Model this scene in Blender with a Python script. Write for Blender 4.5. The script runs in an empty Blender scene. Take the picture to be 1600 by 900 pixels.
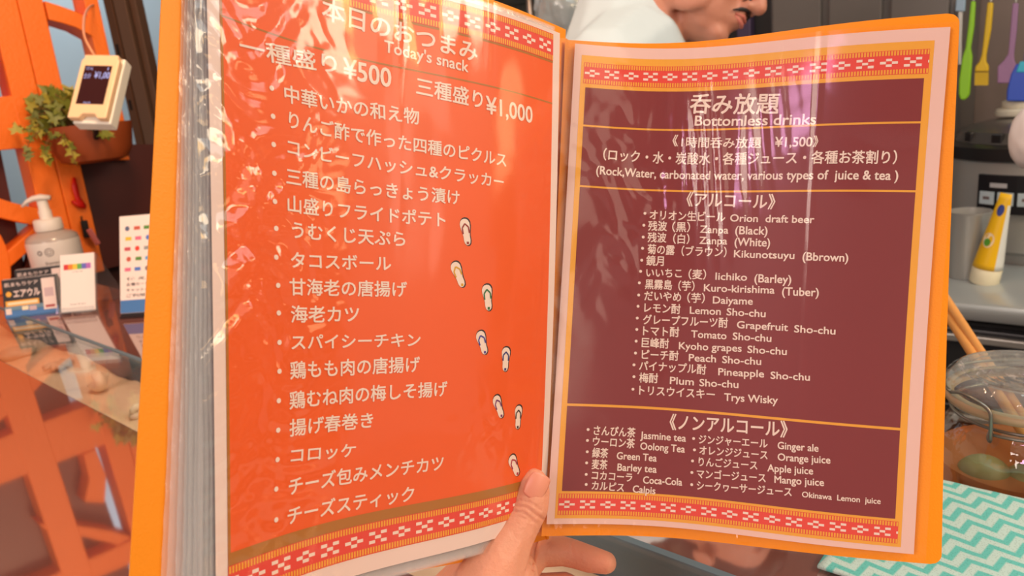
import bpy, bmesh, math, random
import numpy as np
from mathutils import Vector, Matrix, noise
random.seed(7)
C = bpy.context.scene.collection
SC = bpy.context.scene

# ------------------------------------------------------------------ camera
F = 1150.0                      # focal length in pixels of the 1600x900 frame
ZC = 1.31                       # camera height
_D = np.array([450 / F, -4300 / F, 1.0])
_Z = -_D / np.linalg.norm(_D)
_f = np.array([0, 0, 1.0])
_Y = _f - (_f @ _Z) * _Z; _Y /= np.linalg.norm(_Y)
_X = -np.cross(_Y, _Z)
M = np.stack([_X, _Y, _Z])      # (right, up, forward) -> world

def cw(p):                      # camera coordinates -> world point
    w = M @ np.asarray(p, float)
    return Vector((w[0], w[1], w[2] + ZC))
def cd(p):                      # camera direction -> world direction
    w = M @ np.asarray(p, float)
    return Vector(w)
def at(px, py, d):
    return cw(((px - 800) / F * d, (450 - py) / F * d, d))
def onz(px, py, z):
    r = cd(((px - 800) / F, (450 - py) / F, 1.0))
    k = (z - ZC) / r.z
    return Vector((0, 0, ZC)) + r * k
# the bar runs along s, the kitchen lies along +t
S_ = Vector((0.7408, -0.6717, 0)); T_ = Vector((0.6717, 0.7408, 0))
BAR = math.atan2(S_.y, S_.x)
def st(s, t, z=0.0):
    v = S_ * s + T_ * t
    return Vector((v.x, v.y, z))
def on_t(px, py, t0):           # the same for the upright plane t = t0
    r = cd(((px - 800) / F, (450 - py) / F, 1.0)); k = t0 / r.dot(T_)
    return Vector((0, 0, ZC)) + r * k
def on_s(px, py, s0):           # where a sight line meets the upright plane s = s0 -> (t, z)
    r = cd(((px - 800) / F, (450 - py) / F, 1.0))
    k = s0 / r.dot(S_)
    p = Vector((0, 0, ZC)) + r * k
    return p.dot(T_), p.z

cam_data = bpy.data.cameras.new('camera')
cam = bpy.data.objects.new('camera', cam_data); C.objects.link(cam)
cam_data.sensor_width = 36.0
cam_data.lens = F / 1600 * 36.0
cam_data.clip_start = 0.02
r_, u_, f_ = cd((1, 0, 0)), cd((0, 1, 0)), cd((0, 0, 1))
cam.matrix_world = Matrix(((r_.x, u_.x, -f_.x, 0), (r_.y, u_.y, -f_.y, 0), (r_.z, u_.z, -f_.z, ZC), (0, 0, 0, 1)))
cam_data.dof.use_dof = True
cam_data.dof.focus_distance = 0.42
cam_data.dof.aperture_fstop = 13.0
SC.camera = cam

SC.view_settings.view_transform = 'Standard'
SC.view_settings.look = 'None'
SC.view_settings.gamma = 1.0
SC.view_settings.use_curve_mapping = False
SC.view_settings.exposure = 0.12

wld = bpy.data.worlds.new('World'); SC.world = wld
wld.use_nodes = True
wld.node_tree.nodes['Background'].inputs[0].default_value = (1.0, 0.88, 0.81, 1)
wld.node_tree.nodes['Background'].inputs[1].default_value = 0.40

def lamp(name, loc, target, size, power, color, size_y=None):
    l = bpy.data.lights.new(name, 'AREA'); l.energy = power; l.color = color
    l.size = size
    if size_y: l.shape = 'RECTANGLE'; l.size_y = size_y
    o = bpy.data.objects.new(name, l); C.objects.link(o)
    o.location = loc
    o.rotation_euler = (Vector(target) - Vector(loc)).to_track_quat('-Z', 'Y').to_euler()
    return o
lamp('warm_bar_light', (1.05, -0.65, 1.98), (0.05, 0.42, 1.28), 1.2, 8.0, (1.0, 0.80, 0.62))
lamp('sleeve_glint_fill', (1.95, 0.25, 1.64), (-0.1, 0.38, 1.3), 0.30, 1.6, (1.0, 0.64, 0.30))  # added lamp, puts gold glints on the snack page sleeve
lamp('drinks_page_fill', (-1.35, -0.75, 1.95), (0.14, 0.44, 1.30), 0.9, 20, (1.0, 0.83, 0.72))  # added fill that brightens the drinks page
lamp('jar_fill', st(0.85, 0.95, 2.0), st(0.10, 0.70, 0.95), 0.35, 6.0, (1.0, 0.80, 0.56))  # added fill for the jar, which the other lamps leave dark
lamp('warm_side_light', (1.36, -0.20, 2.24), (-0.1, 0.4, 1.3), 0.30, 3.6, (1.0, 0.56, 0.16))
lamp('warm_lattice_light', (-0.35, 0.9, 2.3), (-1.15, 1.6, 1.25), 0.3, 12, (1.0, 0.66, 0.40))
lamp('kitchen_light', st(0.55, 1.25, 2.48), st(0.55, 1.25, 0), 1.8, 10, (0.86, 1.0, 1.0), 0.5)
lamp('blue_wall_fill', st(-2.6, 1.0, 2.4), st(-3.0, 1.4, 1.0), 0.6, 10, (0.95, 0.98, 1.0))  # added fill to lift the pale blue wall beyond the screen
lamp('lilac_light', (-0.62, -0.98, 2.12), (0.2, 0.4, 1.3), 0.20, 1.5, (1.0, 0.50, 0.85))

# ------------------------------------------------------------------ materials
def lin(c):
    c = c / 255.0
    return c / 12.92 if c <= 0.04045 else ((c + 0.055) / 1.055) ** 2.4
def rgb(r, g, b): return (lin(r), lin(g), lin(b), 1.0)
_mats = {}
def mat(name, col, rough=0.5, metal=0.0, bump=0.0, bscale=60.0, vary=0.0, vscale=8.0, spec=0.5, coat=0.0, sss=0.0, bstretch=(1, 1, 1)):
    if name in _mats: return _mats[name]
    m = bpy.data.materials.new(name); m.use_nodes = True
    nt = m.node_tree; b = nt.nodes['Principled BSDF']
    b.inputs['Base Color'].default_value = col
    b.inputs['Roughness'].default_value = rough
    b.inputs['Metallic'].default_value = metal
    b.inputs['Specular IOR Level'].default_value = spec
    if coat: b.inputs['Coat Weight'].default_value = coat
    if sss:
        b.inputs['Subsurface Weight'].default_value = sss
        b.inputs['Subsurface Radius'].default_value = (0.010, 0.004, 0.002)
        b.inputs['Subsurface Scale'].default_value = 0.6
    if bump or vary:
        tc = nt.nodes.new('ShaderNodeTexCoord')
        mp = nt.nodes.new('ShaderNodeMapping'); mp.inputs['Scale'].default_value = bstretch
        nt.links.new(tc.outputs['Object'], mp.inputs['Vector'])
    if bump:
        n = nt.nodes.new('ShaderNodeTexNoise'); n.inputs['Scale'].default_value = bscale; n.inputs['Detail'].default_value = 4
        nt.links.new(mp.outputs[0], n.inputs['Vector'])
        bp = nt.nodes.new('ShaderNodeBump'); bp.inputs['Strength'].default_value = bump; bp.inputs['Distance'].default_value = 0.002
        nt.links.new(n.outputs['Fac'], bp.inputs['Height']); nt.links.new(bp.outputs[0], b.inputs['Normal'])
    if vary:
        n2 = nt.nodes.new('ShaderNodeTexNoise'); n2.inputs['Scale'].default_value = vscale; n2.inputs['Detail'].default_value = 3
        nt.links.new(mp.outputs[0], n2.inputs['Vector'])
        mx = nt.nodes.new('ShaderNodeMix'); mx.data_type = 'RGBA'
        mx.inputs['A'].default_value = tuple(c * (1 - vary) for c in col[:3]) + (1,)
        mx.inputs['B'].default_value = tuple(min(1, c * (1 + vary)) for c in col[:3]) + (1,)
        nt.links.new(n2.outputs['Fac'], mx.inputs['Factor']); nt.links.new(mx.outputs['Result'], b.inputs['Base Color'])
    _mats[name] = m
    return m

def film(name, strength, rough, tint=(1, 1, 1, 1), bump=0.0, bscale=90.0, stretch=(1, 1, 1), milk=0.0):
    """thin clear plastic or glass sheet: see-through with a gloss that grows at grazing angles"""
    m = bpy.data.materials.new(name); m.use_nodes = True
    nt = m.node_tree; nt.nodes.clear()
    out = nt.nodes.new('ShaderNodeOutputMaterial')
    tr = nt.nodes.new('ShaderNodeBsdfTransparent'); tr.inputs['Color'].default_value = tint
    gl = nt.nodes.new('ShaderNodeBsdfGlossy'); gl.inputs['Roughness'].default_value = rough
    fr = nt.nodes.new('ShaderNodeLayerWeight'); fr.inputs['Blend'].default_value = 0.5    # gloss 4 % face-on, rising towards grazing, the same from both sides
    pw = nt.nodes.new('ShaderNodeMath'); pw.operation = 'POWER'; pw.inputs[1].default_value = 5.0
    mu = nt.nodes.new('ShaderNodeMath'); mu.operation = 'MULTIPLY_ADD'; mu.use_clamp = True; mu.inputs[1].default_value = .96 * strength; mu.inputs[2].default_value = .04 * strength
    mix = nt.nodes.new('ShaderNodeMixShader')
    nt.links.new(fr.outputs['Facing'], pw.inputs[0]); nt.links.new(pw.outputs[0], mu.inputs[0]); nt.links.new(mu.outputs[0], mix.inputs[0])
    base = tr
    if milk:
        df = nt.nodes.new('ShaderNodeBsdfDiffuse'); df.inputs['Color'].default_value = (0.85, 0.85, 0.87, 1)
        m2 = nt.nodes.new('ShaderNodeMixShader'); m2.inputs[0].default_value = milk
        nt.links.new(tr.outputs[0], m2.inputs[1]); nt.links.new(df.outputs[0], m2.inputs[2]); base = m2
    nt.links.new(base.outputs[0], mix.inputs[1]); nt.links.new(gl.outputs[0], mix.inputs[2])
    if bump:
        tc = nt.nodes.new('ShaderNodeTexCoord'); mp = nt.nodes.new('ShaderNodeMapping'); mp.inputs['Scale'].default_value = stretch
        n = nt.nodes.new('ShaderNodeTexNoise'); n.inputs['Scale'].default_value = bscale; n.inputs['Detail'].default_value = 2
        bp = nt.nodes.new('ShaderNodeBump'); bp.inputs['Strength'].default_value = bump; bp.inputs['Distance'].default_value = 0.003
        nt.links.new(tc.outputs['Object'], mp.inputs[0]); nt.links.new(mp.outputs[0], n.inputs['Vector'])
        nt.links.new(n.outputs['Fac'], bp.inputs['Height'])
        nt.links.new(bp.outputs[0], gl.inputs['Normal']); nt.links.new(bp.outputs[0], fr.inputs['Normal'])
    nt.links.new(mix.outputs[0], out.inputs[0])
    return m

def mirrorish(name, base, fac, rough):
    m = bpy.data.materials.new(name); m.use_nodes = True
    nt = m.node_tree; nt.nodes.clear()
    out = nt.nodes.new('ShaderNodeOutputMaterial')
    d = nt.nodes.new('ShaderNodeBsdfDiffuse'); d.inputs[0].default_value = base
    g = nt.nodes.new('ShaderNodeBsdfGlossy'); g.inputs['Roughness'].default_value = rough
    mix = nt.nodes.new('ShaderNodeMixShader'); mix.inputs[0].default_value = fac
    nt.links.new(d.outputs[0], mix.inputs[1]); nt.links.new(g.outputs[0], mix.inputs[2]); nt.links.new(mix.outputs[0], out.inputs[0])
    return m

def emit(name, col, s):
    m = bpy.data.materials.new(name); m.use_nodes = True
    nt = m.node_tree; nt.nodes.clear()
    out = nt.nodes.new('ShaderNodeOutputMaterial'); e = nt.nodes.new('ShaderNodeEmission')
    e.inputs[0].default_value = col; e.inputs[1].default_value = s
    nt.links.new(e.outputs[0], out.inputs[0]); return m

# ------------------------------------------------------------------ object helpers
def link(name, me, parent=None, mats=None):
    o = bpy.data.objects.new(name, me); C.objects.link(o)
    if mats:
        for m in (mats if isinstance(mats, (list, tuple)) else [mats]): me.materials.append(m)
    if parent is not None:
        o.parent = parent
        o.matrix_parent_inverse = Matrix.Identity(4)
        o.matrix_basis = parent.matrix_basis.inverted()      # the mesh is written in world space
        if parent.parent is not None:
            o.matrix_basis = (parent.parent.matrix_basis @ parent.matrix_basis).inverted()
    return o
def tag(o, label=None, cat=None, group=None, kind=None):
    if label: o['label'] = label
    if cat: o['category'] = cat
    if group: o['group'] = group
    if kind: o['kind'] = kind
    return o
def thing(name, loc, label, cat, group=None):
    o = bpy.data.objects.new(name, None); C.objects.link(o)
    o.empty_display_size = 0.02
    o.matrix_basis = Matrix.Translation(Vector(loc))
    o.location = Vector(loc)
    return tag(o, label, cat, group)
def mesh_py(name, verts, faces, mats, parent=None, smooth=False, midx=None):
    me = bpy.data.meshes.new(name)
    me.from_pydata([tuple(v) for v in verts], [], faces)
    if midx is not None: me.polygons.foreach_set('material_index', midx)
    if smooth: me.polygons.foreach_set('use_smooth', [True] * len(me.polygons))
    me.update()
    return link(name, me, parent, mats)
def bm_obj(name, bm, mats, parent=None, smooth=False, angle=None):
    bmesh.ops.recalc_face_normals(bm, faces=bm.faces)
    me = bpy.data.meshes.new(name); bm.to_mesh(me); bm.free()
    if smooth: me.polygons.foreach_set('use_smooth', [True] * len(me.polygons))
    o = link(name, me, parent, mats)
    if angle is not None: me.set_sharp_from_angle(angle=math.radians(angle))
    return o
def tmat(loc, ax=None, ay=None, az=None):
    if ax is None: return Matrix.Translation(Vector(loc))
    m = Matrix((ax, ay, az)).transposed().to_4x4(); m.translation = Vector(loc); return m
def rotz(loc, rz): return Matrix.Translation(Vector(loc)) @ Matrix.Rotation(rz, 4, 'Z')
def box(bm, lo, hi, mtx=None, bevel=0.0, mi=0):
    r = bmesh.ops.create_cube(bm, size=1.0)
    lo = Vector(lo); hi = Vector(hi)
    for v in r['verts']:
        v.co = Vector(((v.co.x + .5) * (hi.x - lo.x) + lo.x, (v.co.y + .5) * (hi.y - lo.y) + lo.y, (v.co.z + .5) * (hi.z - lo.z) + lo.z))
    fs = list({f for v in r['verts'] for f in v.link_faces})
    vs = list(r['verts'])
    if bevel:
        es = list({e for v in vs for e in v.link_edges})
        rb = bmesh.ops.bevel(bm, geom=es, offset=bevel, segments=2, affect='EDGES', profile=0.5)
        fs = list({f for f in rb['faces']} | {f for f in fs if f.is_valid})
        vs = list({v for f in fs for v in f.verts})
    for f in fs: f.material_index = mi
    if mtx is not None:
        for v in vs: v.co = mtx @ v.co
    return vs
def lathe(bm, prof, mtx=None, n=40, mi=0, arc=2 * math.pi, squash=(1, 1)):
    rings = []
    for (r, z) in prof:
        ring = []
        for k in range(n):
            a = arc * k / n
            p = Vector((r * math.cos(a) * squash[0], r * math.sin(a) * squash[1], z))
            ring.append(bm.verts.new(mtx @ p if mtx is not None else p))
        rings.append(ring)
    for a, b in zip(rings[:-1], rings[1:]):
        for k in range(n):
            f = bm.faces.new((a[k], a[(k + 1) % n], b[(k + 1) % n], b[k])); f.material_index = mi; f.smooth = True
    for ring, ok in ((rings[0], prof[0][0] > 1e-5), (rings[-1], prof[-1][0] > 1e-5)):
        if ok:
            f = bm.faces.new(ring); f.material_index = mi
def tube(bm, pts, rad, n=8, mi=0, closed=False, flat=1.0):
    pts = [Vector(p) for p in pts]
    rads = rad if isinstance(rad, (list, tuple)) else [rad] * len(pts)
    rings = []; prev = None
    for i, p in enumerate(pts):
        a = pts[(i - 1) % len(pts)] if (i > 0 or closed) else p
        b = pts[(i + 1) % len(pts)] if (i < len(pts) - 1 or closed) else p
        d = (b - a).normalized()
        if prev is None:
            h = Vector((0, 0, 1)) if abs(d.z) < .9 else Vector((1, 0, 0))
            x = d.cross(h).normalized()
        else:
            x = (prev - d * prev.dot(d)).normalized()
        prev = x; y = d.cross(x)
        rings.append([bm.verts.new(p + (x * math.cos(2 * math.pi * k / n) + y * flat * math.sin(2 * math.pi * k / n)) * rads[i]) for k in range(n)])
    prs = list(zip(rings[:-1], rings[1:]))
    if closed: prs.append((rings[-1], rings[0]))
    for a, b in prs:
        for k in range(n):
            f = bm.faces.new((a[k], a[(k + 1) % n], b[(k + 1) % n], b[k])); f.material_index = mi; f.smooth = True
    if not closed:
        for rg in (rings[0], rings[-1]):
            f = bm.faces.new(rg); f.material_index = mi
def prism(bm, pts, off, mi=0):
    """outline extruded by a vector"""
    off = Vector(off)
    a = [bm.verts.new(Vector(p)) for p in pts]; b = [bm.verts.new(Vector(p) + off) for p in pts]
    fs = [bm.faces.new(a), bm.faces.new(b[::-1])]
    n = len(a)
    for k in range(n): fs.append(bm.faces.new((a[k], b[k], b[(k + 1) % n], a[(k + 1) % n])))
    for f in fs: f.material_index = mi
def curve_pts(ctrl, n=8):
    """Catmull-Rom through the control points"""
    P = [Vector(c) for c in ctrl]; out = []
    for i in range(len(P) - 1):
        p0 = P[max(i - 1, 0)]; p1 = P[i]; p2 = P[i + 1]; p3 = P[min(i + 2, len(P) - 1)]
        for k in range(n):
            t = k / n
            out.append(0.5 * ((2 * p1) + (p2 - p0) * t + (2 * p0 - 5 * p1 + 4 * p2 - p3) * t * t + (3 * p1 - p0 - 3 * p2 + p3) * t ** 3))
    out.append(P[-1]); return out

# bodies: overlapping tapered limbs and ellipsoids fused into one surface
_pending = []
def body(name, chains, ells, voxel, smooth, mats, parent):
    bm = bmesh.new()
    def ball(c, rx, m3=None):
        r = bmesh.ops.create_icosphere(bm, subdivisions=2, radius=1.0)
        for v in r['verts']:
            q = Vector((v.co.x * rx[0], v.co.y * rx[1], v.co.z * rx[2]))
            v.co = Vector(c) + (m3 @ q if m3 is not None else q)
    for ch in chains:
        for (p, r), (q, s) in zip(ch[:-1], ch[1:]):
            p = Vector(p); q = Vector(q)
            n = max(2, int((q - p).length / (0.3 * min(r, s))) + 1)
            n = min(n, 40)
            for k in range(n + 1):
                t = k / n
                rr = r + (s - r) * t
                ball(p.lerp(q, t), (rr, rr, rr))
    for e in ells: ball(*e)
    me = bpy.data.meshes.new(name); bm.to_mesh(me); bm.free()
    o = link(name, me, parent, mats)
    md = o.modifiers.new('fuse', 'REMESH'); md.mode = 'VOXEL'; md.voxel_size = voxel; md.use_smooth_shade = True
    if smooth:
        ms = o.modifiers.new('smooth', 'SMOOTH'); ms.factor = 0.5; ms.iterations = smooth
    _pending.append(o)
    return o
def bake_bodies():
    dg = bpy.context.evaluated_depsgraph_get()
    for o in _pending:
        me = bpy.data.meshes.new_from_object(o.evaluated_get(dg))
        me.name = o.name
        o.modifiers.clear(); o.data = me
        me.polygons.foreach_set('use_smooth', [True] * len(me.polygons))
    _pending.clear()

# lettering: every line is set once as a text curve and turned into mesh
_texts = {}
def text_mesh(body_, bold=0.0):
    key = (body_, bold)
    if key in _texts: return _texts[key]
    c = bpy.data.curves.new('txt', 'FONT'); c.body = body_; c.resolution_u = 3; c.offset = bold
    o = bpy.data.objects.new('txt', c); C.objects.link(o)
    _q.append((key, o)); return None
_q = []
def flush_text():
    dg = bpy.context.evaluated_depsgraph_get(); dg.update()
    for key, o in _q:
        me = o.evaluated_get(dg).to_mesh()
        V = np.array([v.co[:2] for v in me.vertices]); P = [tuple(p.vertices) for p in me.polygons]
        _texts[key] = (V, P)
        o.evaluated_get(dg).to_mesh_clear()
    for key, o in _q:
        c = o.data; bpy.data.objects.remove(o); bpy.data.curves.remove(c)
    _q.clear()
def add_text_local(bm, s, mtx, x0, x1, yc, h, mi=0, bold=0.0):
    """text in the local xy plane of mtx; ink from x0 to x1, capital height h centred on yc"""
    key = (s, bold)
    if key not in _texts: text_mesh(s, bold); flush_text()
    V, P = _texts[key]
    a, b = V[:, 0].min(), V[:, 0].max()
    sx = (x1 - x0) / (b - a); c0, c1 = V[:, 1].min(), V[:, 1].max(); sy = h / (c1 - c0)
    vs = [bm.verts.new(mtx @ Vector((x0 + (x - a) * sx, yc + (y - (c0 + c1) / 2) * sy, 0))) for x, y in V]
    for p in P:
        try: f = bm.faces.new([vs[i] for i in p]); f.material_index = mi
        except ValueError: pass

# ------------------------------------------------------------------ setting
m_floor = mat('floor_tile', rgb(70, 62, 58), 0.5, bump=.1)
m_ceil = mat('ceiling_paint', rgb(205, 196, 188), 0.8)
m_wallblue = mat('wall_pale_blue', rgb(176, 200, 214), 0.7, vary=.06, vscale=3)
m_walldark = mat('wall_kitchen_dark', rgb(128, 110, 100), 0.45, vary=.25, vscale=5)
m_brown = mat('wall_brown', rgb(84, 44, 26), 0.5, vary=.15, vscale=4)

def st_box(bm, s0, s1, t0, t1, z0, z1, bevel=0.0, mi=0):
    m = Matrix((( S_.x, T_.x, 0, 0), (S_.y, T_.y, 0, 0), (0, 0, 1, 0), (0, 0, 0, 1)))
    return box(bm, (s0, t0, z0), (s1, t1, z1), m, bevel, mi)
def structure(name, lo, hi, m):
    bm = bmesh.new(); st_box(bm, lo[0], hi[0], lo[1], hi[1], lo[2], hi[2]); o = bm_obj(name, bm, m)
    return tag(o, kind='structure')
structure('floor', (-3.2, -2.6, -0.1), (3.0, 2.3, 0.0), m_floor)
structure('ceiling', (-3.2, -2.6, 2.55), (3.0, 2.3, 2.65), m_ceil)
structure('wall_back', (-3.2, 2.3, 0), (3.0, 2.4, 2.55), m_walldark)
structure('wall_left', (-3.3, -2.6, 0), (-3.2, 2.4, 2.55), m_wallblue)

# ------------------------------------------------------------------ the bar counter
m_bar = mirrorish('bar_polished_dark', rgb(146, 90, 80), 0.54, 0.04)
m_body = mat('bar_front_board', rgb(60, 40, 34), 0.5)
m_glass = film('bar_glass', 1.2, 0.02)
m_sand = mat('tray_sand', rgb(250, 214, 184), 0.85, bump=.25, bscale=250, vary=.22, vscale=16)
m_edge = mat('bar_steel_edge', rgb(96, 116, 128), 0.6)
TZ = 0.97
TA, TE0, TE1, TB = .290, .4085, .4147, .614
bar = thing('bar_counter', st(0, 0.3, 0), 'dark polished bar counter with a sand and shell tray under glass', 'counter')
SL, SR = -2.2, 1.3
bm = bmesh.new()
st_box(bm, SL, SR, 0.03, TA, TZ - .045, TZ, .0006)
st_box(bm, SL, SR, TE1, TB, TZ - .045, TZ, .0006, 1)
st_box(bm, SL, SR, TA - .002, TE1 + .002, TZ - .07, TZ - .055)
bm_obj('counter_top', bm, [m_bar, mirrorish('bar_polished_black', rgb(56, 36, 36), 0.34, 0.05)], bar)
bm = bmesh.new(); st_box(bm, SL + .02, SR - .02, 0.12, TB - .02, 0.0, TZ - .07); bm_obj('counter_body', bm, m_body, bar)
bm = bmesh.new(); st_box(bm, SL, SR, TE0, TE1, TZ - .05, TZ + .0012); tag(bm_obj('steel_edge_strip', bm, m_edge, bar), 'thin steel strip along the glass')
# sand bed, gently uneven
ns, nt = 260, 14
vs = []; fs = []
for i in range(ns + 1):
    for j in range(nt + 1):
        s = SL + .01 + (SR - SL - .02) * i / ns; t = TA + .001 + (TE0 - TA - .002) * j / nt
        z = TZ - .040 + 0.012 * noise.fractal(Vector((s * 9, t * 9, 0)), 1.0, 2.0, 3)
        vs.append(st(s, t, z))
for i in range(ns):
    for j in range(nt):
        a = i * (nt + 1) + j; fs.append((a, a + 1, a + nt + 2, a + nt + 1))
tag(mesh_py('sand_bed', vs, fs, m_sand, bar, True), 'pale sand under the glass', kind='stuff')
bm = bmesh.new(); st_box(bm, SL, SR, TA + .0005, TE0 - .0005, TZ - .004, TZ); tag(bm_obj('glass_pane', bm, m_glass, bar), 'clear glass over the sand')

# shells and coral under the glass
m_shell = mat('shell_cream', rgb(244, 226, 200), 0.4, vary=.18, vscale=60, bump=.5, bscale=120)
m_coral = mat('coral_grey', rgb(196, 186, 164), 0.8, bump=.9, bscale=200, vary=.2, vscale=40)
def shell(px, py, size, ang, label):
    p = onz(px, py, TZ - .025)
    bm = bmesh.new(); ring0 = []
    turns, seg, n = 3.2, 60, 10
    for i in range(seg + 1):                       # a coiled cone, like a whelk
        q = i / seg; a = turns * 2 * math.pi * q
        R = size * .42 * (q ** 1.4); h = size * (0.95 - 0.95 * q)
        c = Vector((R * math.cos(a), R * math.sin(a), h)); rr = size * (.03 + .42 * q ** 1.3)
        ring = []
        for k in range(n):
            b = 2 * math.pi * k / n
            ring.append(bm.verts.new(c + Vector((math.cos(a), math.sin(a), 0)) * rr * math.cos(b) + Vector((0, 0, 1)) * rr * math.sin(b)))
        if ring0:
            for k in range(n): bm.faces.new((ring0[k], ring0[(k + 1) % n], ring[(k + 1) % n], ring[k]))
        ring0 = ring
    bm.faces.new(ring0)
    mt = rotz(p, ang) @ Matrix.Rotation(math.radians(78), 4, 'Y') @ Matrix.Scale(.62, 4)
    for v in bm.verts: v.co = mt @ v.co
    zmin = min(v.co.z for v in bm.verts); zmax = max(v.co.z for v in bm.verts)
    for v in bm.verts: v.co.z += TZ - .040 - zmin if zmax - zmin < .034 else TZ - .0055 - zmax
    o = bm_obj('sea_shell', bm, m_shell, None, True)
    return tag(o, label, 'shell', 'shells and coral under the bar glass')
shell(150, 598, .040, .9, 'cream spiral sea shell on the sand beside the orange menu cover')
shell(215, 640, .026, 2.6, 'small pale sea shell on the sand tight against the menu cover')
bm = bmesh.new()
for k in range(9):
    a = 2 * math.pi * k / 9 + .3; l = .018 + .014 * random.random()
    c = onz(92, 572, TZ - .030)
    tube(bm, [c, c + Vector((math.cos(a), math.sin(a), .25)) * l * .6, c + Vector((math.cos(a + .3), math.sin(a + .3), .05)) * l], [.007, .005, .003], 7)
tag(bm_obj('coral_piece', bm, m_coral, None, True), 'grey branching coral piece lying on the sand in front of the card boxes', 'coral', 'shells and coral under the bar glass')
bm = bmesh.new()
c = onz(25, 552, TZ - .032)
r = bmesh.ops.create_icosphere(bm, subdivisions=3, radius=1)
for v in r['verts']:
    k = 1 + .22 * noise.noise(v.co * 2.2)
    v.co = c + Vector((v.co.x * .034 * k, v.co.y * .026 * k, v.co.z * .012 * k))
tag(bm_obj('beach_stone', bm, m_coral, None, True), 'flat pale stone on the sand at the left edge, below the card boxes', 'stone', 'shells and coral under the bar glass')

# ------------------------------------------------------------------ orange lattice screen at the end of the bar
m_orange = mat('lattice_orange_paint', rgb(255, 120, 22), 0.5, bump=.5, bscale=140, vary=.05, vscale=9)
SP = -2.025
NB = -S_                                             # behind the screen
scr = thing('lattice_screen', st(SP, .55, TZ), 'orange painted lattice screen with an arch standing at the end of the bar', 'screen')
def lat(px, py):
    t, z = on_s(px, py, SP); return st(SP, t, max(z, TZ + .0005))
def lat_part(name, pts, depth=.075, push=0.0, label=None):
    bm = bmesh.new(); prism(bm, [lat(*p) + S_ * push for p in pts], NB * depth)
    bmesh.ops.recalc_face_normals(bm, faces=bm.faces)
    o = bm_obj(name, bm, m_orange, scr)
    b = o.modifiers.new('ease', 'BEVEL'); b.width = .0025; b.segments = 2; b.limit_method = 'ANGLE'
    if label: o['label'] = label
    return o
def vert(x0, y0, y1):                                # the px column of an upright passing (x0, 0)
    k = 0.232 - (x0 - 80) * .00016
    return (x0 + k * y0, y0), (x0 + k * y1, y1)
def upright(xa, xb, ya=-700, yb=700, **k):
    (a0, a1), (b0, b1) = vert(xa, ya, yb), vert(xb, ya, yb)
    return lat_part('post', [a0, b0, b1, a1], **k)
upright(-14, 29.5); upright(30.5, 70)
lat_part('frame_post', [vert(132, -700, 225)[0], vert(154, -700, 225)[0], vert(154, -700, 225)[1], vert(132, -700, 225)[1]], push=-.002)
upright(-170, -110)
up = [(70, 1), (95, 9), (120, 18), (140, 28), (158, 42)]
lo = [(172, 84), (160, 70), (142, 55), (120, 43), (98, 36), (77, 31)]
lat_part('arch', up + lo, push=-.001)
lat_part('arch', [(66, -250), (100, -246), (130, -232), (150, -205), (150, -160), (130, -195), (100, -212), (74, -216)], push=-.001)
lat_part('rail', [(-330, 176), (26, 149), (48, 149), (46, 231), (-330, 262)], push=-.001)
lat_part('rail', [(-330, -110), (-36, -110), (-30, -60), (-330, -60)], push=-.001)
lat_part('curved_bar', curve_pts([(-330, 250, 0), (-180, 262, 0), (-60, 288, 0), (0, 310, 0), (30, 319, 0), (62, 326, 0)], 5) and
         [(p.x, p.y) for p in curve_pts([(-330, 250, 0), (-180, 262, 0), (-60, 288, 0), (0, 310, 0), (30, 319, 0), (62, 326, 0)], 5)] +
         [(p.x, p.y) for p in curve_pts([(70, 354, 0), (44, 350, 0), (0, 340, 0), (-60, 322, 0), (-180, 296, 0), (-330, 290, 0)], 5)], push=-.001)
lat_part('curved_bar', [(-40, 40), (-10, 90), (0, 150), (-24, 150), (-40, 100), (-72, 60)], push=-.0015)
lat_part('curved_bar', [(-170, 60), (-120, 30), (-60, -20), (-30, -55), (-64, -58), (-110, -10), (-160, 20)], push=-.0015)
dpts = []
for k in range(36):
    a = 2 * math.pi * k / 36; dpts.append((-44 + 62 * math.cos(a), 430 + 92 * math.sin(a)))
lat_part('rosette', dpts, push=-.0005)
lat_part('diagonal_bar', [(8, 396), (60, 352), (76, 366), (14, 420)], push=-.002)
bm = bmesh.new(); prism(bm, [lat(86, 225) - S_ * .03, lat(86, 620) - S_ * .03, lat(300, 620) - S_ * .03, lat(300, 225) - S_ * .03], NB * .02)
tag(bm_obj('backing_panel', bm, mat('panel_maroon', rgb(78, 26, 18), .45, vary=.2), scr), 'dark maroon lower panel')
bm = bmesh.new(); prism(bm, [lat(-330, -300) - S_ * .06, lat(-330, 640) - S_ * .06, lat(110, 640) - S_ * .06, lat(-96, -300) - S_ * .06], NB * .02)  # added behind the screen so its mirrored openings come out dark
tag(bm_obj('backing_panel', bm, mat('panel_maroon', rgb(78, 26, 18), .45, vary=.2), scr), 'added maroon panel that darkens the openings mirrored in the bar')
lat_part('rail', [(84, 222), (196, 222), (204, 250), (92, 250)], push=-.002)

structure('wall_bar_end', (SP - .14, TB + .006, 0), (SP - .10, 1.215, lat(150, 240).z), mat('panel_maroon', rgb(78, 26, 18), .45, vary=.2))

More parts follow.
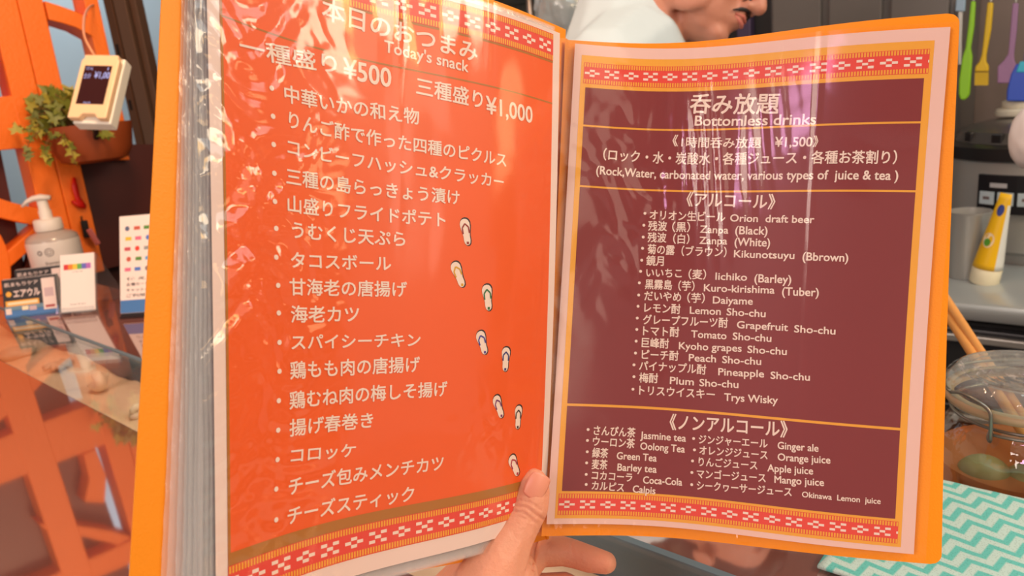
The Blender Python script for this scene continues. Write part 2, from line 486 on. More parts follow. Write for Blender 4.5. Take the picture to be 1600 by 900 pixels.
# dark upright post and the brown cabinet behind it
m_post = mat('post_bronze', rgb(98, 66, 44), 0.4, metal=.35, vary=.1)
m_slot = mat('post_slot', rgb(20, 12, 10), 0.8)
post = thing('slotted_post', at(195, 500, 2.14), 'dark bronze slotted post standing between the orange screen and the brown cabinet', 'post')
pb = at(176, 10, 2.14)
bm = bmesh.new(); mt = rotz((pb.x, pb.y, 0), BAR + .62)
box(bm, (-.026, .0, 0.0), (.0, .045, 2.4), mt, .002); bm_obj('post_channel', bm, m_post, post)
bm = bmesh.new(); box(bm, (.002, .002, 0), (.040, .05, 2.4), mt, .002)
box(bm, (.042, .018, 0), (.062, .06, 2.4), mt, .002); bm_obj('post_channel', bm, mat('post_grey_brown', rgb(110, 84, 68), .45, metal=.25), post)
for z in np.arange(1.05, 2.2, .16):
    bm = bmesh.new(); box(bm, (-.018, -.0012, z), (-.010, .001, z + .03), mt, .0004); bm_obj('slot', bm, m_slot, post)
_r = cd(((330 - 800) / F, (450 - 250) / F, 1.0)); CS = (_r * (1.25 / _r.dot(T_))).dot(S_)
cab = thing('brown_cabinet', st(-1.6, 1.3, 0), 'tall dark brown cabinet behind the payment sign at the end of the bar', 'cabinet')
m_cab = mat('cabinet_dark', rgb(66, 26, 18), 0.45, vary=.2)
bm = bmesh.new(); zc_ = on_t(238, 74, 1.25).z; st_box(bm, -2.4, CS, 1.25, 1.75, 0, zc_ - .012, .004); bm_obj('body', bm, m_cab, cab)
bm = bmesh.new(); st_box(bm, -2.36, -1.8, 1.238, 1.25, .9, zc_ - .03, .002); bm_obj('door', bm, m_cab, cab)
bm = bmesh.new(); st_box(bm, -1.78, CS - .03, 1.238, 1.25, .9, zc_ - .03, .002); bm_obj('door', bm, m_cab, cab)
bm = bmesh.new(); zc_ = on_t(238, 74, 1.25).z; st_box(bm, -2.42, CS + .02, 1.22, 1.77, zc_ - .012, zc_ + .012, .003); tag(bm_obj('top_board', bm, mat('copper_board', rgb(205, 96, 50), .35), cab), 'copper coloured top board')

bm = bmesh.new(); st_box(bm, -2.4, CS, 1.30, 1.75, zc_ + .012, 2.3, .004); tag(bm_obj('hutch', bm, mat('hutch_pink_brown', rgb(156, 108, 88), .5, vary=.15), cab), 'pinkish brown upper part')

# ------------------------------------------------------------------ menu folder
W, H = .210, .297
PL = np.array([0.0564, -0.7881, -0.0096, -0.0493, 0.0106, 0.3751, 0.5867, 0.5484, 0.9079, 0.0535, -0.1805, 0.051])
PR = np.array([0.0166, 0.1861, -0.0511, 0.1333, 0.001, 0.4338, 1.2587, 0.5438, 0.9482, -0.1122, 0.3369, -0.0719])
def rot3(r):
    a = np.linalg.norm(r); k = r / a
    K = np.array([[0, -k[2], k[1]], [k[2], 0, -k[0]], [-k[1], k[0], 0]])
    return np.eye(3) + np.sin(a) * K + (1 - np.cos(a)) * K @ K
def surf(p, u, v, off=0.0):
    """a bent A4 sheet: u across, v down, off = distance behind the sheet (camera coordinates)"""
    u = np.asarray(u, float); v = np.asarray(v, float)
    uc = np.clip(u, -.05, 1.05); vc = np.clip(v, -.05, 1.05)
    B = np.stack([np.sin(np.pi * uc), np.sin(2 * np.pi * uc), 4 * (uc - .5) * (vc - .5), np.sin(np.pi * uc) * (vc - .5) * 2,
                  np.sin(np.pi * vc), np.sin(2 * np.pi * uc) * (vc - .5) * 2]) * .01
    b = np.tensordot(p[6:12], B, 1) + off
    X = np.stack([W * (u - .5), H * (.5 - v), b])
    return np.tensordot(rot3(p[:3]), X, 1) + p[3:6].reshape((3,) + (1,) * u.ndim)
def world(P):                                        # 3xN camera -> list of world Vectors
    Q = M @ P.reshape(3, -1)
    return [Vector((Q[0, i], Q[1, i], Q[2, i] + ZC)) for i in range(Q.shape[1])]
def inv(p, x, y, off=0.0):
    q = np.array([.5, .5])
    def pr(q):
        X = surf(p, q[0], q[1], off); return np.array([800 + F * X[0] / X[2], 450 - F * X[1] / X[2]])
    for _ in range(25):
        r = pr(q) - (x, y)
        J = np.stack([(pr(q + (1e-4, 0)) - pr(q)) / 1e-4, (pr(q + (0, 1e-4)) - pr(q)) / 1e-4], 1)
        s = np.linalg.solve(J, r); q = q - np.clip(s, -.3, .3)
    return q, J
class Sheet:
    """collects flat print in sheet coordinates (u,v) and bends it onto the page"""
    def __init__(self, p): self.p = p; self.uv = []; self.off = []; self.f = []; self.mi = []
    def grid(self, u0, v0, u1, v1, mi, off, nu=None, nv=None):
        nu = nu or max(1, int(abs(u1 - u0) * 60)); nv = nv or max(1, int(abs(v1 - v0) * 40)); b = len(self.uv)
        for i in range(nu + 1):
            for j in range(nv + 1):
                self.uv.append((u0 + (u1 - u0) * i / nu, v0 + (v1 - v0) * j / nv)); self.off.append(off)
        for i in range(nu):
            for j in range(nv):
                a = b + i * (nv + 1) + j
                self.f.append((a, a + 1, a + nv + 2, a + nv + 1)); self.mi.append(mi)
    def poly(self, pts, mi, off):
        b = len(self.uv)
        for q in pts: self.uv.append(tuple(q)); self.off.append(off)
        self.f.append(tuple(range(b, b + len(pts)))); self.mi.append(mi)
    def text(self, s, x0, y0, x1, y1, h, mi, off, bold=1.0):
        V, P = _texts[(s, 0.0)]
        q0, J = inv(self.p, x0, y0); q1, _ = inv(self.p, x1, y1)
        a = np.array([q0[0] * W, q0[1] * H]); d = np.array([q1[0] * W, q1[1] * H]) - a
        n = np.array([-d[1], d[0]]) / np.linalg.norm(d)          # points down the page
        em = h / np.linalg.norm(J[:, 1]) * H                     # ink height on paper
        cjk = any(ord(ch) > 0x2E80 for ch in s)
        sy = em / (.90 if cjk else .72)
        lo, hi = V[:, 0].min(), V[:, 0].max(); b = len(self.uv)
        dn = d / np.linalg.norm(d)
        for k, (ex, ey) in enumerate(((0, 0), (.017, .013), (-.017, -.013), (.010, -.016), (-.010, .016))):
            b = len(self.uv)
            for x, y in V:
                q = a + d * (x - lo) / (hi - lo) - n * (y - .375 + ey * bold) * sy + dn * ex * bold * sy
                self.uv.append((q[0] / W, q[1] / H)); self.off.append(off - k * 2.5e-6)
            for f in P: self.f.append(tuple(b + i for i in f)); self.mi.append(mi)
    def dot(self, x, y, r, mi, off):
        q, J = inv(self.p, x, y); e = r / np.linalg.norm(J[:, 1]) * H
        self.poly([(q[0] + e * math.cos(2 * math.pi * k / 10) / W, q[1] + e * math.sin(2 * math.pi * k / 10) / H) for k in range(10)], mi, off)
    def build(self, name, mats, parent):
        U = np.array([q[0] for q in self.uv]); V = np.array([q[1] for q in self.uv])
        vs = world(surf(self.p, U, V, np.array(self.off)))
        return mesh_py(name, vs, self.f, mats, parent, False, self.mi)

m_paper = mat('paper_white', (.84, .66, .60, 1), 0.6)
m_pink = mat('paper_pink_margin', (.84, .56, .49, 1), 0.6)
m_porange = mat('print_orange', rgb(238, 94, 28), 0.5, vary=.05, vscale=20)
m_pgold = mat('print_dark_gold', rgb(176, 112, 40), 0.5)
m_pyellow = mat('print_yellow', rgb(240, 170, 52), 0.5)
m_pred = mat('print_red', rgb(230, 70, 56), 0.5)
m_pcream = mat('print_cream', (.88, .72, .62, 1), 0.6)
m_ppurple = mat('print_maroon', rgb(130, 40, 42), 0.5, vary=.06, vscale=12)
m_black = mat('print_black', rgb(40, 22, 20), 0.6)
STRAP = [mat('print_strap_%d' % i, c, .6) for i, c in enumerate([rgb(150, 40, 36), rgb(214, 160, 30), rgb(40, 110, 60), rgb(70, 60, 150), rgb(40, 50, 120), rgb(120, 50, 110), rgb(40, 34, 40), rgb(170, 40, 70)])]
PM = [m_paper, m_porange, m_pgold, m_pyellow, m_pred, m_pcream, m_ppurple, m_black, m_pink] + STRAP
PAPER, ORANGE, GOLD, YELLOW, RED, CREAM, PURPLE, BLACK, PINK = range(9); ST0 = 9
A1, A2, A3, A4 = -.00012, -.00022, -.00032, -.00042

def band(sh, u0, u1, v0, v1, pitch, start, off):
    """woven border: ticked yellow rows above and below a red row of white crosses"""
    hgt = v1 - v0; tk = hgt * .21
    sh.grid(u0, v0, u1, v1, RED, off, 60, 2)
    nt = int((u1 - u0) / .0072)
    for (a, b) in ((v0 + hgt * .02, v0 + tk), (v1 - tk, v1 - hgt * .02)):
        for k in range(nt):
            x = u0 + (k + .25) * (u1 - u0) / nt
            sh.grid(x, a, x + .60 * (u1 - u0) / nt, b, YELLOW, off - .0001, 1, 1)
    c = start; k = 0; bw = pitch * .25; mid = (v0 + v1) / 2; bh = hgt * .105
    while c < u1 + pitch:
        if k % 2 == 0: cs = [(0, -1.1), (0, 1.1), (-1, 0), (1, 0)]
        else: cs = [(0, 0), (-.98, -1.3), (.98, -1.3), (-.98, 1.3), (.98, 1.3)]
        for (dx, dy) in cs:
            x0 = max(c + dx * bw - bw * .5, u0); x1 = min(c + dx * bw + bw * .5, u1)
            if x1 > x0: sh.grid(x0, mid + dy * bh - bh * .5, x1, mid + dy * bh + bh * .5, CREAM, off - .0001, 1, 1)
        c += pitch; k += 1

LEFT = [  # text, start px, end px, ink height
 ('本日のおつまみ', 503, 12, 745, 83, 34), ("Today's snack", 600, 71, 731, 104, 19),
 ('一種盛り', 374, 71, 525, 101, 31), ('¥500', 536, 105, 610, 121, 31), ('三種盛り', 650, 134, 753, 157, 28), ('¥1,000', 759, 163, 831, 179, 27),
 ('中華いかの和え物', 444, 146, 654, 183, 27), ('りんご酢で作った四種のピクルス', 451, 187, 790, 251, 26),
 ('コンビーフハッシュ&クラッカー', 449, 229, 786, 285, 25), ('三種の島らっきょう漬け', 447, 275, 717, 309, 26),
 ('山盛りフライドポテト', 449, 318, 695, 344, 26), ('うむくじ天ぷら', 456, 359, 632, 374, 26), ('タコスボール', 454, 406, 610, 412, 25),
 ('甘海老の唐揚げ', 452, 448, 635, 452, 26), ('海老カツ', 454, 491, 560, 491, 26), ('スパイシーチキン', 455, 535, 656, 531, 24),
 ('鶏もも肉の唐揚げ', 453, 579, 655, 569, 27), ('鶏むね肉の梅しそ揚げ', 452, 626, 698, 607, 27), ('揚げ春巻き', 452, 669, 582, 656, 26),
 ('コロッケ', 454, 712, 555, 703, 23), ('チーズ包みメンチカツ', 451, 761, 692, 723, 27), ('チーズスティック', 449, 807, 646, 771, 27)]
LDOTS = [(424, 138), (426, 182), (427, 226), (428, 271), (429, 315), (431, 357), (431, 402), (434, 446), (435, 489), (436, 535), (436, 580), (435, 626), (434, 672), (433, 718), (431, 764), (431, 812)]
RIGHT = [
 ('呑み放題', 1079, 162, 1217, 162, 30), ('Bottomless drinks', 1086, 188, 1275, 185.5, 16),
 ('《', 1051, 220, 1059, 220, 17), ('1時間呑み放題', 1065, 222, 1189, 223, 16), ('¥1,500', 1211, 221.5, 1269, 221, 15), ('》', 1271, 221, 1278, 221, 17),
 ('（ロック・水・炭酸水・各種ジュース・各種お茶割り）', 943, 241, 1401, 246, 18),
 ('(Rock,Water, carbonated water, various types of  juice & tea )', 932, 265, 1403, 273.5, 13.5),
 ('《アルコール》', 1073, 311, 1211, 315.5, 22),
 ('オリオン生ビール', 1015.5, 335.5, 1133, 339, 15), ('Orion  draft beer', 1141, 340, 1272, 342.5, 11.5),
 ('残波', 1013, 353, 1042, 353.5, 15), ('（黒）', 1050.5, 354.5, 1078, 355, 15), ('Zanpa', 1094, 357.5, 1138, 359, 11.5), ('(Black)', 1149, 359, 1199, 360, 13),
 ('残波', 1012, 371, 1041, 371.5, 15), ('（白）', 1052, 373, 1077, 373.5, 15), ('Zanpa', 1093, 375, 1136, 376, 11.5), ('(White)', 1148, 377, 1203, 378.5, 13),
 ('菊の露', 1012, 389, 1054, 391, 15), ('（ブラウン）', 1065, 392, 1135, 394, 15), ('Kikunotsuyu', 1147, 396, 1241, 398.5, 11.5), ('(Bbrown)', 1254, 400, 1325, 402, 13),
 ('鏡月', 1010, 407, 1037, 408, 15),
 ('いいちこ', 1010, 426, 1065, 427, 14), ('（麦）', 1076, 428.5, 1103, 429, 15), ('Iichiko', 1118, 431, 1167, 432.5, 11.5), ('(Barley)', 1179, 434, 1236, 436, 13),
 ('黒霧島', 1008, 444, 1050, 445.5, 15), ('（芋）', 1060, 446.5, 1085, 447, 15), ('Kuro-kirishima', 1100, 449, 1210, 452.5, 11.5), ('(Tuber)', 1222, 454.5, 1279, 456, 13),
 ('だいやめ', 1007, 462, 1064, 464, 15), ('（芋）', 1074, 465, 1101, 466, 15), ('Daiyame', 1114, 468, 1176, 470, 11.5),
 ('レモン酎', 1007, 480.5, 1063, 483, 15), ('Lemon', 1078, 484, 1126, 486, 11.5), ('Sho-chu', 1135.6, 486.5, 1196, 489.5, 11.5),
 ('グレープフルーツ酎', 1005, 499, 1137, 504.5, 15), ('Grapefruit', 1151.5, 506.5, 1231, 511, 11.5), ('Sho-chu', 1241, 513, 1305, 516.5, 11.5),
 ('トマト酎', 1005, 516.6, 1061, 519, 15), ('Tomato', 1080, 521, 1135, 524, 11.5), ('Sho-chu', 1145, 524.5, 1205, 528, 11.5),
 ('巨峰酎', 1003, 535, 1045, 537, 15), ('Kyoho grapes', 1061, 539.5, 1158.5, 543.5, 11.5), ('Sho-chu', 1168, 545, 1229, 548.5, 11.5),
 ('ピーチ酎', 1003, 553.6, 1060, 556, 15), ('Peach', 1076.5, 558, 1118.5, 560, 11.5), ('Sho-chu', 1128.6, 561, 1189, 564, 11.5),
 ('パイナップル酎', 999, 571, 1103, 577.6, 15), ('Pineapple', 1122.4, 580, 1193.5, 583.5, 11.5), ('Sho-chu', 1204, 585.5, 1265, 588.5, 11.5),
 ('梅酎', 999, 590, 1028, 591, 15), ('Plum', 1047, 593.6, 1084, 596, 11.5), ('Sho-chu', 1093, 597, 1153.5, 600, 11.5),
 ('トリスウイスキー', 999, 609.5, 1116.6, 616.5, 15), ('Trys Wisky', 1131.7, 619.5, 1215, 624.5, 12),
 ('《ノンアルコール》', 1046.7, 659, 1230, 671, 24),
 ('さんぴん茶', 928, 672, 992.7, 676, 15), ('Jasmine tea', 1000.7, 679, 1071.7, 684, 11.5),
 ('ウーロン茶', 926.7, 689, 991.7, 693, 15), ('Oolong Tea', 1000.7, 696, 1070, 701, 11.5),
 ('緑茶', 925.7, 707, 950, 708, 15), ('Green Tea', 964, 711, 1026, 715, 11.5),
 ('麦茶', 925, 725, 949, 726, 15), ('Barley tea', 965, 729, 1026, 732.5, 11.5),
 ('コカコーラ', 925, 742, 987.7, 746, 14), ('Coca-Cola', 1005, 749, 1065.7, 752.5, 11.5),
 ('カルピス', 925, 758, 975, 761.7, 14), ('Calpis', 989, 763, 1024, 766, 11.5),
 ('ジンジャーエール', 1092, 686, 1199, 693, 14), ('Ginger ale', 1215, 695, 1278.5, 699.5, 11.5),
 ('オレンジジュース', 1093, 703, 1199, 711, 14), ('Orange juice', 1215, 713, 1297, 718, 11.5),
 ('りんごジュース', 1091.7, 721, 1183, 727, 14), ('Apple juice', 1199, 730, 1270, 735, 11.5),
 ('マンゴージュース', 1089, 740, 1196, 746.7, 14), ('Mango juice', 1210, 748, 1287, 753, 11.5),
 ('シークヮーサージュース', 1089, 758, 1236.6, 768.5, 14), ('Okinawa  Lemon  juice', 1253, 771.5, 1375.6, 782.5, 9)]
RDOTS = [(1007.7, 333.5), (1006, 352), (1005, 370.5), (1004, 388), (1002.7, 406.6), (1001, 424), (999, 442), (998, 461), (997, 478.5), (995.7, 497), (995, 514.7), (994, 533), (993, 551.6), (990.6, 570), (990.6, 588.5), (989, 608),
 (919, 671), (918, 688), (917.7, 705.7), (916.7, 723), (916, 741), (916, 756.7), (1083.7, 685), (1085, 702.7), (1082, 720), (1081, 738), (1080.7, 757)]
for tb in (LEFT, RIGHT):
    for row in tb: text_mesh(row[0], 0.0)
flush_text()

mb = surf(PL, np.array(1.0), np.array(1.0)); menu = thing('menu_folder', world(mb)[0], 'open orange menu folder with plastic sleeves held up over the bar', 'menu')

# left page
sh = Sheet(PL)
sh.grid(0, 0, 1, 1, PAPER, 0, 60, 60)
UL0, UL1 = .0276, .9707
sh.grid(UL0, .0075, UL1, .9725, ORANGE, A1, 56, 60)
sh.grid(UL0, .0075, UL0 + .006, .9725, GOLD, A2, 1, 60)
sh.grid(UL0, .9049, UL1, .925, GOLD, A2, 50, 1)
sh.grid(UL0, .0634, UL1, .0675, GOLD, A2, 50, 1)
sh.grid(UL0, .1490, UL1, .1520, GOLD, A2, 50, 1)
qx = inv(PL, 851, 82)[0][0]; qp = inv(PL, 826, 72)[0][0]; PITCH = qx - qp
nmot = int((qx - UL0) / PITCH); st0 = qx - PITCH * nmot
if nmot % 2 == 0: st0 -= PITCH
band(sh, UL0, UL1, .0085, .0634, PITCH, st0, A3)
qb = inv(PL, 758.5, 801)[0][0]; kk = int((qb - UL0) / PITCH); s1 = qb - PITCH * kk
if kk % 2 == 1: s1 -= PITCH
band(sh, UL0, UL1, .9215, .9715, PITCH, s1, A3)
for r in LEFT: sh.text(r[0], r[1], r[2], r[3], r[4], r[5], CREAM, A4)
for x, y in LDOTS: sh.dot(x, y, 4.2, CREAM, A4)
def sandal(x0, y0, x1, y1, width, si):
    """flip-flop print: from toe px to heel px"""
    q0, J = inv(PL, x0, y0); q1, _ = inv(PL, x1, y1)
    a = np.array([q0[0] * W, q0[1] * H]); d = np.array([q1[0] * W, q1[1] * H]) - a; L = np.linalg.norm(d); d /= L
    n = np.array([-d[1], d[0]]); hw = width / np.linalg.norm(J[:, 1]) * H * .5 * 1.25
    prof = [(0, 0), (.02, .45), (.08, .8), (.18, 1), (.32, .98), (.5, .78), (.66, .66), (.82, .68), (.93, .55), (.99, .25), (1, 0)]
    def sole(k, off, mi, sh_=(0, 0)):
        pts = [a + d * (L * .5 + (t - .5) * L * k) + n * hw * w * k for t, w in prof] + [a + d * (L * .5 + (t - .5) * L * k) - n * hw * w * k for t, w in prof[-2:0:-1]]
        sh.poly([((p[0] + sh_[0]) / W, (p[1] + sh_[1]) / H) for p in pts], mi, off)
    sole(1.05, A2, BLACK, (.0005, -.0002)); sole(.96, A3, CREAM)
    def bar(p, q, w):
        p = np.array(p); q = np.array(q); e = (q - p) / np.linalg.norm(q - p); m = np.array([-e[1], e[0]]) * w
        sh.poly([(c[0] / W, c[1] / H) for c in (p + m, q + m, q - m, p - m)], ST0 + si, A4)
    toe = a + d * L * .2
    for sg in (1, -1):
        m1 = a + d * L * .34 + n * hw * sg * .62; m2 = a + d * L * .56 + n * hw * sg * .62
        bar(toe, m1, hw * .13); bar(m1, m2, hw * .13)
    h = a + d * L * .9
    sh.poly([((h[0] + dx * hw * .22) / W, (h[1] + dy * hw * .22) / H) for dx, dy in ((-1, -1), (1, -1), (1, 1), (-1, 1))], ST0 + si, A4)
for q in [(724, 341, 731, 384, 15, 0), (708, 409, 723, 449, 15, 1), (759, 444, 763.5, 486, 16, 2), (748, 517, 758, 554, 15, 3), (790.5, 542, 788.5, 581, 15, 4),
          (773, 618, 784, 653, 14, 5), (810, 633, 808, 671, 14, 6), (797, 712, 809, 743, 15, 7)]: sandal(*q)
tag(sh.build('menu_page', PM, menu), 'orange page listing today\'s snacks')

# right page
sh = Sheet(PR)
sh.grid(0, 0, 1, 1, PINK, 0, 60, 60)
sh.grid(.0215, .0232, .9654, .9885, YELLOW, A1, 50, 60)
band(sh, .0300, .9560, .0385, .0838, .0575, inv(PR, 926, 114)[0][0] - .001, A2)
band(sh, .0290, .9560, .9395, .9820, .0575, inv(PR, 886, 787)[0][0], A2)
rows = [(.0921, .1718), (.1758, .3012), (.3052, .7578), (.7630, .9345)]
for a, b in rows: sh.grid(.037, a, .947, b, PURPLE, A2, 50, max(3, int((b - a) * 40)))
for r in RIGHT: sh.text(r[0], r[1], r[2], r[3], r[4], r[5], CREAM, A4)
for x, y in RDOTS: sh.dot(x, y, 2.3, CREAM, A4)
tag(sh.build('menu_page', PM, menu), 'maroon drinks page with a pink margin and yellow border')

# covers
m_cover = mat('cover_orange_plastic', rgb(250, 150, 18), 0.42, bump=.12, bscale=900, spec=.3)
def cover(p, off, corners, th, rad, spine_side, name, label):
    """rounded panel given by its corner pixels (tl, tr, br, bl)"""
    q = [inv(p, x, y, off)[0] for x, y in corners]
    tl, tr, br, bl = [np.array([k[0] * W, k[1] * H]) for k in q]
    n = 40; rows_ = []
    # grid in the panel, corners rounded by pulling the row ends in
    def ins(dv):
        return rad - math.sqrt(max(0, rad * rad - (rad - dv) ** 2)) if dv < rad else 0.0
    hgt = np.linalg.norm(bl - tl)
    ts = sorted(set(list(np.linspace(0, 1, 60)) + [rad * k / 8 / hgt for k in range(9)] + [1 - rad * k / 8 / hgt for k in range(9)]))
    U = []; V = []
    for t in ts:
        a = tl + (bl - tl) * t; b = tr + (br - tr) * t
        dv = min(t, 1 - t) * hgt; e = ins(dv); d = (b - a) / np.linalg.norm(b - a)
        if spine_side == 'r': a = a + d * e
        else: b = b - d * e
        for k in range(n + 1):
            c = a + (b - a) * k / n; U.append(c[0] / W); V.append(c[1] / H)
    U = np.array(U); V = np.array(V); m = len(ts)
    vs = world(surf(p, U, V, off)) + world(surf(p, U, V, off + th)); N = len(U); fs = []
    for i in range(m - 1):
        for k in range(n):
            a = i * (n + 1) + k; f = (a, a + n + 1, a + n + 2, a + 1); fs.append(f); fs.append(tuple(N + j for j in f[::-1]))
    rim = [k for k in range(n + 1)] + [i * (n + 1) + n for i in range(1, m)] + [(m - 1) * (n + 1) + k for k in range(n - 1, -1, -1)] + [i * (n + 1) for i in range(m - 2, 0, -1)]
    for a, b in zip(rim, rim[1:] + rim[:1]): fs.append((a, b, b + N, a + N))
    o = mesh_py(name, vs, fs, m_cover, menu, True)
    o.data.set_sharp_from_angle(angle=math.radians(40))
    if label: o['label'] = label
    return vs, n, m
cover(PL, .0105, [(262, -190), (884, 46), (858, 842), (196, 1015)], .0012, .010, 'r', 'cover_panel', None)
cover(PR, .0030, [(883, 62), (1500, 19.5), (1471, 883), (846, 838)], .0012, .006, 'l', 'cover_panel', None)
# spine strip joining the two panels
qa = [inv(PL, 884, 46, .0105)[0], inv(PL, 858, 842, .0105)[0]]; qc = [inv(PR, 883, 62, .003)[0], inv(PR, 846, 838, .003)[0]]
vs = []; fs = []; n = 24
for i in range(n + 1):
    t = i / n
    a = surf(PL, qa[0][0] + (qa[1][0] - qa[0][0]) * t - .012, qa[0][1] + (qa[1][1] - qa[0][1]) * t, .0110); b = surf(PR, qc[0][0] + (qc[1][0] - qc[0][0]) * t + .012, qc[0][1] + (qc[1][1] - qc[0][1]) * t, .0036)
    for k in range(9):
        s = k / 8; c = a * (1 - s) + b * s; c = c + np.array([0, 0, .006 * math.sin(math.pi * s)])
        vs.append(world(c)[0])
for i in range(n):
    for k in range(8):
        a = i * 9 + k; fs.append((a, a + 1, a + 10, a + 9))
o = mesh_py('spine', vs, fs, m_cover, menu, True); md = o.modifiers.new('thick', 'SOLIDIFY'); md.thickness = .0012; md.offset = 1

# clear sleeves: real crumpled film, finely wrinkled where the photograph shows it
m_film = film('sleeve_clear', 1.3, 0.11)
m_film2 = film('sleeve_clear_matt', 1.3, 0.11)
m_film_edge = film('sleeve_edge', 1.1, 0.14, bump=.32, bscale=330, stretch=(1, 1, .25), milk=.25)
def wr_left(u, v):
    e = math.exp(-((u - .10) / .16) ** 2) * (.35 + .65 * math.exp(-((v - .45) / .22) ** 2))
    x = Vector((u * 7 + .9 * noise.noise(Vector((u * 5, v * 6, 3))), v * 13 + .9 * noise.noise(Vector((u * 6, v * 5, 9))), 0))
    w = .0062 * e * (noise.ridged_multi_fractal(x, .9, 2.1, 3, 1.0, 2.0) * .5) + .0016 * e * abs(noise.noise(Vector((u * 24 + 2 * noise.noise(Vector((u * 9, v * 9, 1))), v * 34, 6))))
    w += .0006 * max(0, noise.noise(Vector((u * 9, v * 7, 5))))
    b = math.exp(-((v - .06) / .10) ** 2) * math.exp(-((u - .50) / .22) ** 2)
    w += .0022 * b * (.6 + .5 * math.sin(u * 34 + 2 * v) + .35 * noise.noise(Vector((u * 22, v * 8, 1))))
    w += .0011 * math.exp(-((u - .725) / .006) ** 2) * max(0, 1 - v / .17) + .0006 * math.exp(-((u - .47) / .004) ** 2) * max(0, 1 - v / .5)
    g = math.exp(-((u - .72) / .10) ** 2 - ((v - .80) / .06) ** 2)
    w += .0016 * g * abs(noise.noise(Vector((u * 18, v * 22, 2))))
    w += .0009 * math.exp(-((u - .93) / .03) ** 2) * abs(math.sin((u * 40 + v * 6))) * (1 if v > .45 else .3)
    return max(0.0, w)
def wr_right(u, v):
    e = math.exp(-((u - .16) / .17) ** 2) * math.exp(-((v - .33) / .20) ** 2)
    x = Vector((u * 9 + noise.noise(Vector((u * 5, v * 6, 13))), v * 9 + noise.noise(Vector((u * 6, v * 5, 19))), 4))
    w = .0026 * e * noise.ridged_multi_fractal(x, .9, 2.1, 3, 1.0, 2.0) * .5
    f = math.exp(-((u - .40) / .14) ** 2) * math.exp(-((v - .22) / .17) ** 2)      # long folds below the heading
    w += .0022 * f * abs(noise.noise(Vector((u * 26 - v * 4, v * 2.2, 7)))) * 2
    w += .0009 * max(0, noise.noise(Vector((u * 7, v * 9, 8)))) * (1 - .5 * u)
    w += .0007 * math.exp(-((u - .69) / .006) ** 2)
    w += .0013 * math.exp(-((v - 1.005) / .012) ** 2) * abs(noise.noise(Vector((u * 60, v * 20, 4)))) * 2
    return max(0.0, w)
def sleeve(p, u0, v0, u1, v1, wr, base, name, m, nu=150, nv=200, label=None):
    U, V = np.meshgrid(np.linspace(u0, u1, nu + 1), np.linspace(v0, v1, nv + 1), indexing='ij')
    U = U.ravel(); V = V.ravel()
    off = np.array([-(base + wr(a, b)) for a, b in zip(U, V)])
    fs = [(i * (nv + 1) + j, i * (nv + 1) + j + 1, (i + 1) * (nv + 1) + j + 1, (i + 1) * (nv + 1) + j) for i in range(nu) for j in range(nv)]
    o = mesh_py(name, world(surf(p, U, V, off)), fs, m, menu, True)
    if label: o['label'] = label
    return o
sleeve(PL, -.03, -.012, 1.035, 1.022, wr_left, .0007, 'clear_sleeve', m_film, label='crumpled clear sleeve over the snack page')
sleeve(PR, -.045, -.008, 1.03, 1.022, wr_right, .0007, 'clear_sleeve', m_film2, label='crumpled clear sleeve over the drinks page')
# the other leaves behind the snack page, their edges fanning out to the left
m_leaf = mat('leaf_paper_grey', (.82, .72, .74, 1), .5, vary=.12, vscale=30)
NL = 9
for k in range(NL):
    off = .0012 + .0085 * k / (NL - 1)
    xt = 318 - 33 * (k / (NL - 1)); xb = 330 - 74 * (k / (NL - 1))
    xt += random.uniform(-1.5, 1.5); xb += random.uniform(-2, 2)
    qt = inv(PL, xt, 0, off)[0]; qb_ = inv(PL, xb, 820, off)[0]
    n = 170; U = []; V = []; vs = []; fs = []; mi = []; OFF = []
    nc = 26
    for i in range(n + 1):
        v = -.012 + 1.034 * i / n
        t = (v - qt[1]) / (qb_[1] - qt[1])
        ue = qt[0] + (qb_[0] - qt[0]) * t + .0022 * noise.noise(Vector((k * 3.1, v * 7, 0)))
        for j in range(nc + 1):
            w = j / nc
            u = ue + (.985 - ue) * w ** 2.2
            U.append(u); V.append(v)
            OFF.append(off + (.00055 * noise.noise(Vector((u * 110, v * 42, k * 2.0))) * max(0, 1 - w / .35) if w < .35 else 0))
    for i in range(n):
        for j in range(nc):
            a = i * (nc + 1) + j; fs.append((a, a + 1, a + nc + 2, a + nc + 1)); mi.append(0)
    o = mesh_py('clear_sleeve', world(surf(PL, np.array(U), np.array(V), np.array(OFF))), fs, m_film_edge, menu, True)
    # the paper inside this sleeve
    U = []; V = []; fs = []
    for i in range(n + 1):
        v = i / n; t = (v - qt[1]) / (qb_[1] - qt[1]); ue = qt[0] + (qb_[0] - qt[0]) * t + .028 + .012 * (k > 5)
        for w in range(21): U.append(ue + (.97 - ue) * w / 20); V.append(v)
    for i in range(n):
        for j in range(20):
            a = i * 21 + j; fs.append((a, a + 1, a + 22, a + 21))
    mesh_py('inner_leaf', world(surf(PL, np.array(U), np.array(V), np.full(len(U), off + .0004))), fs, m_leaf, o, True)

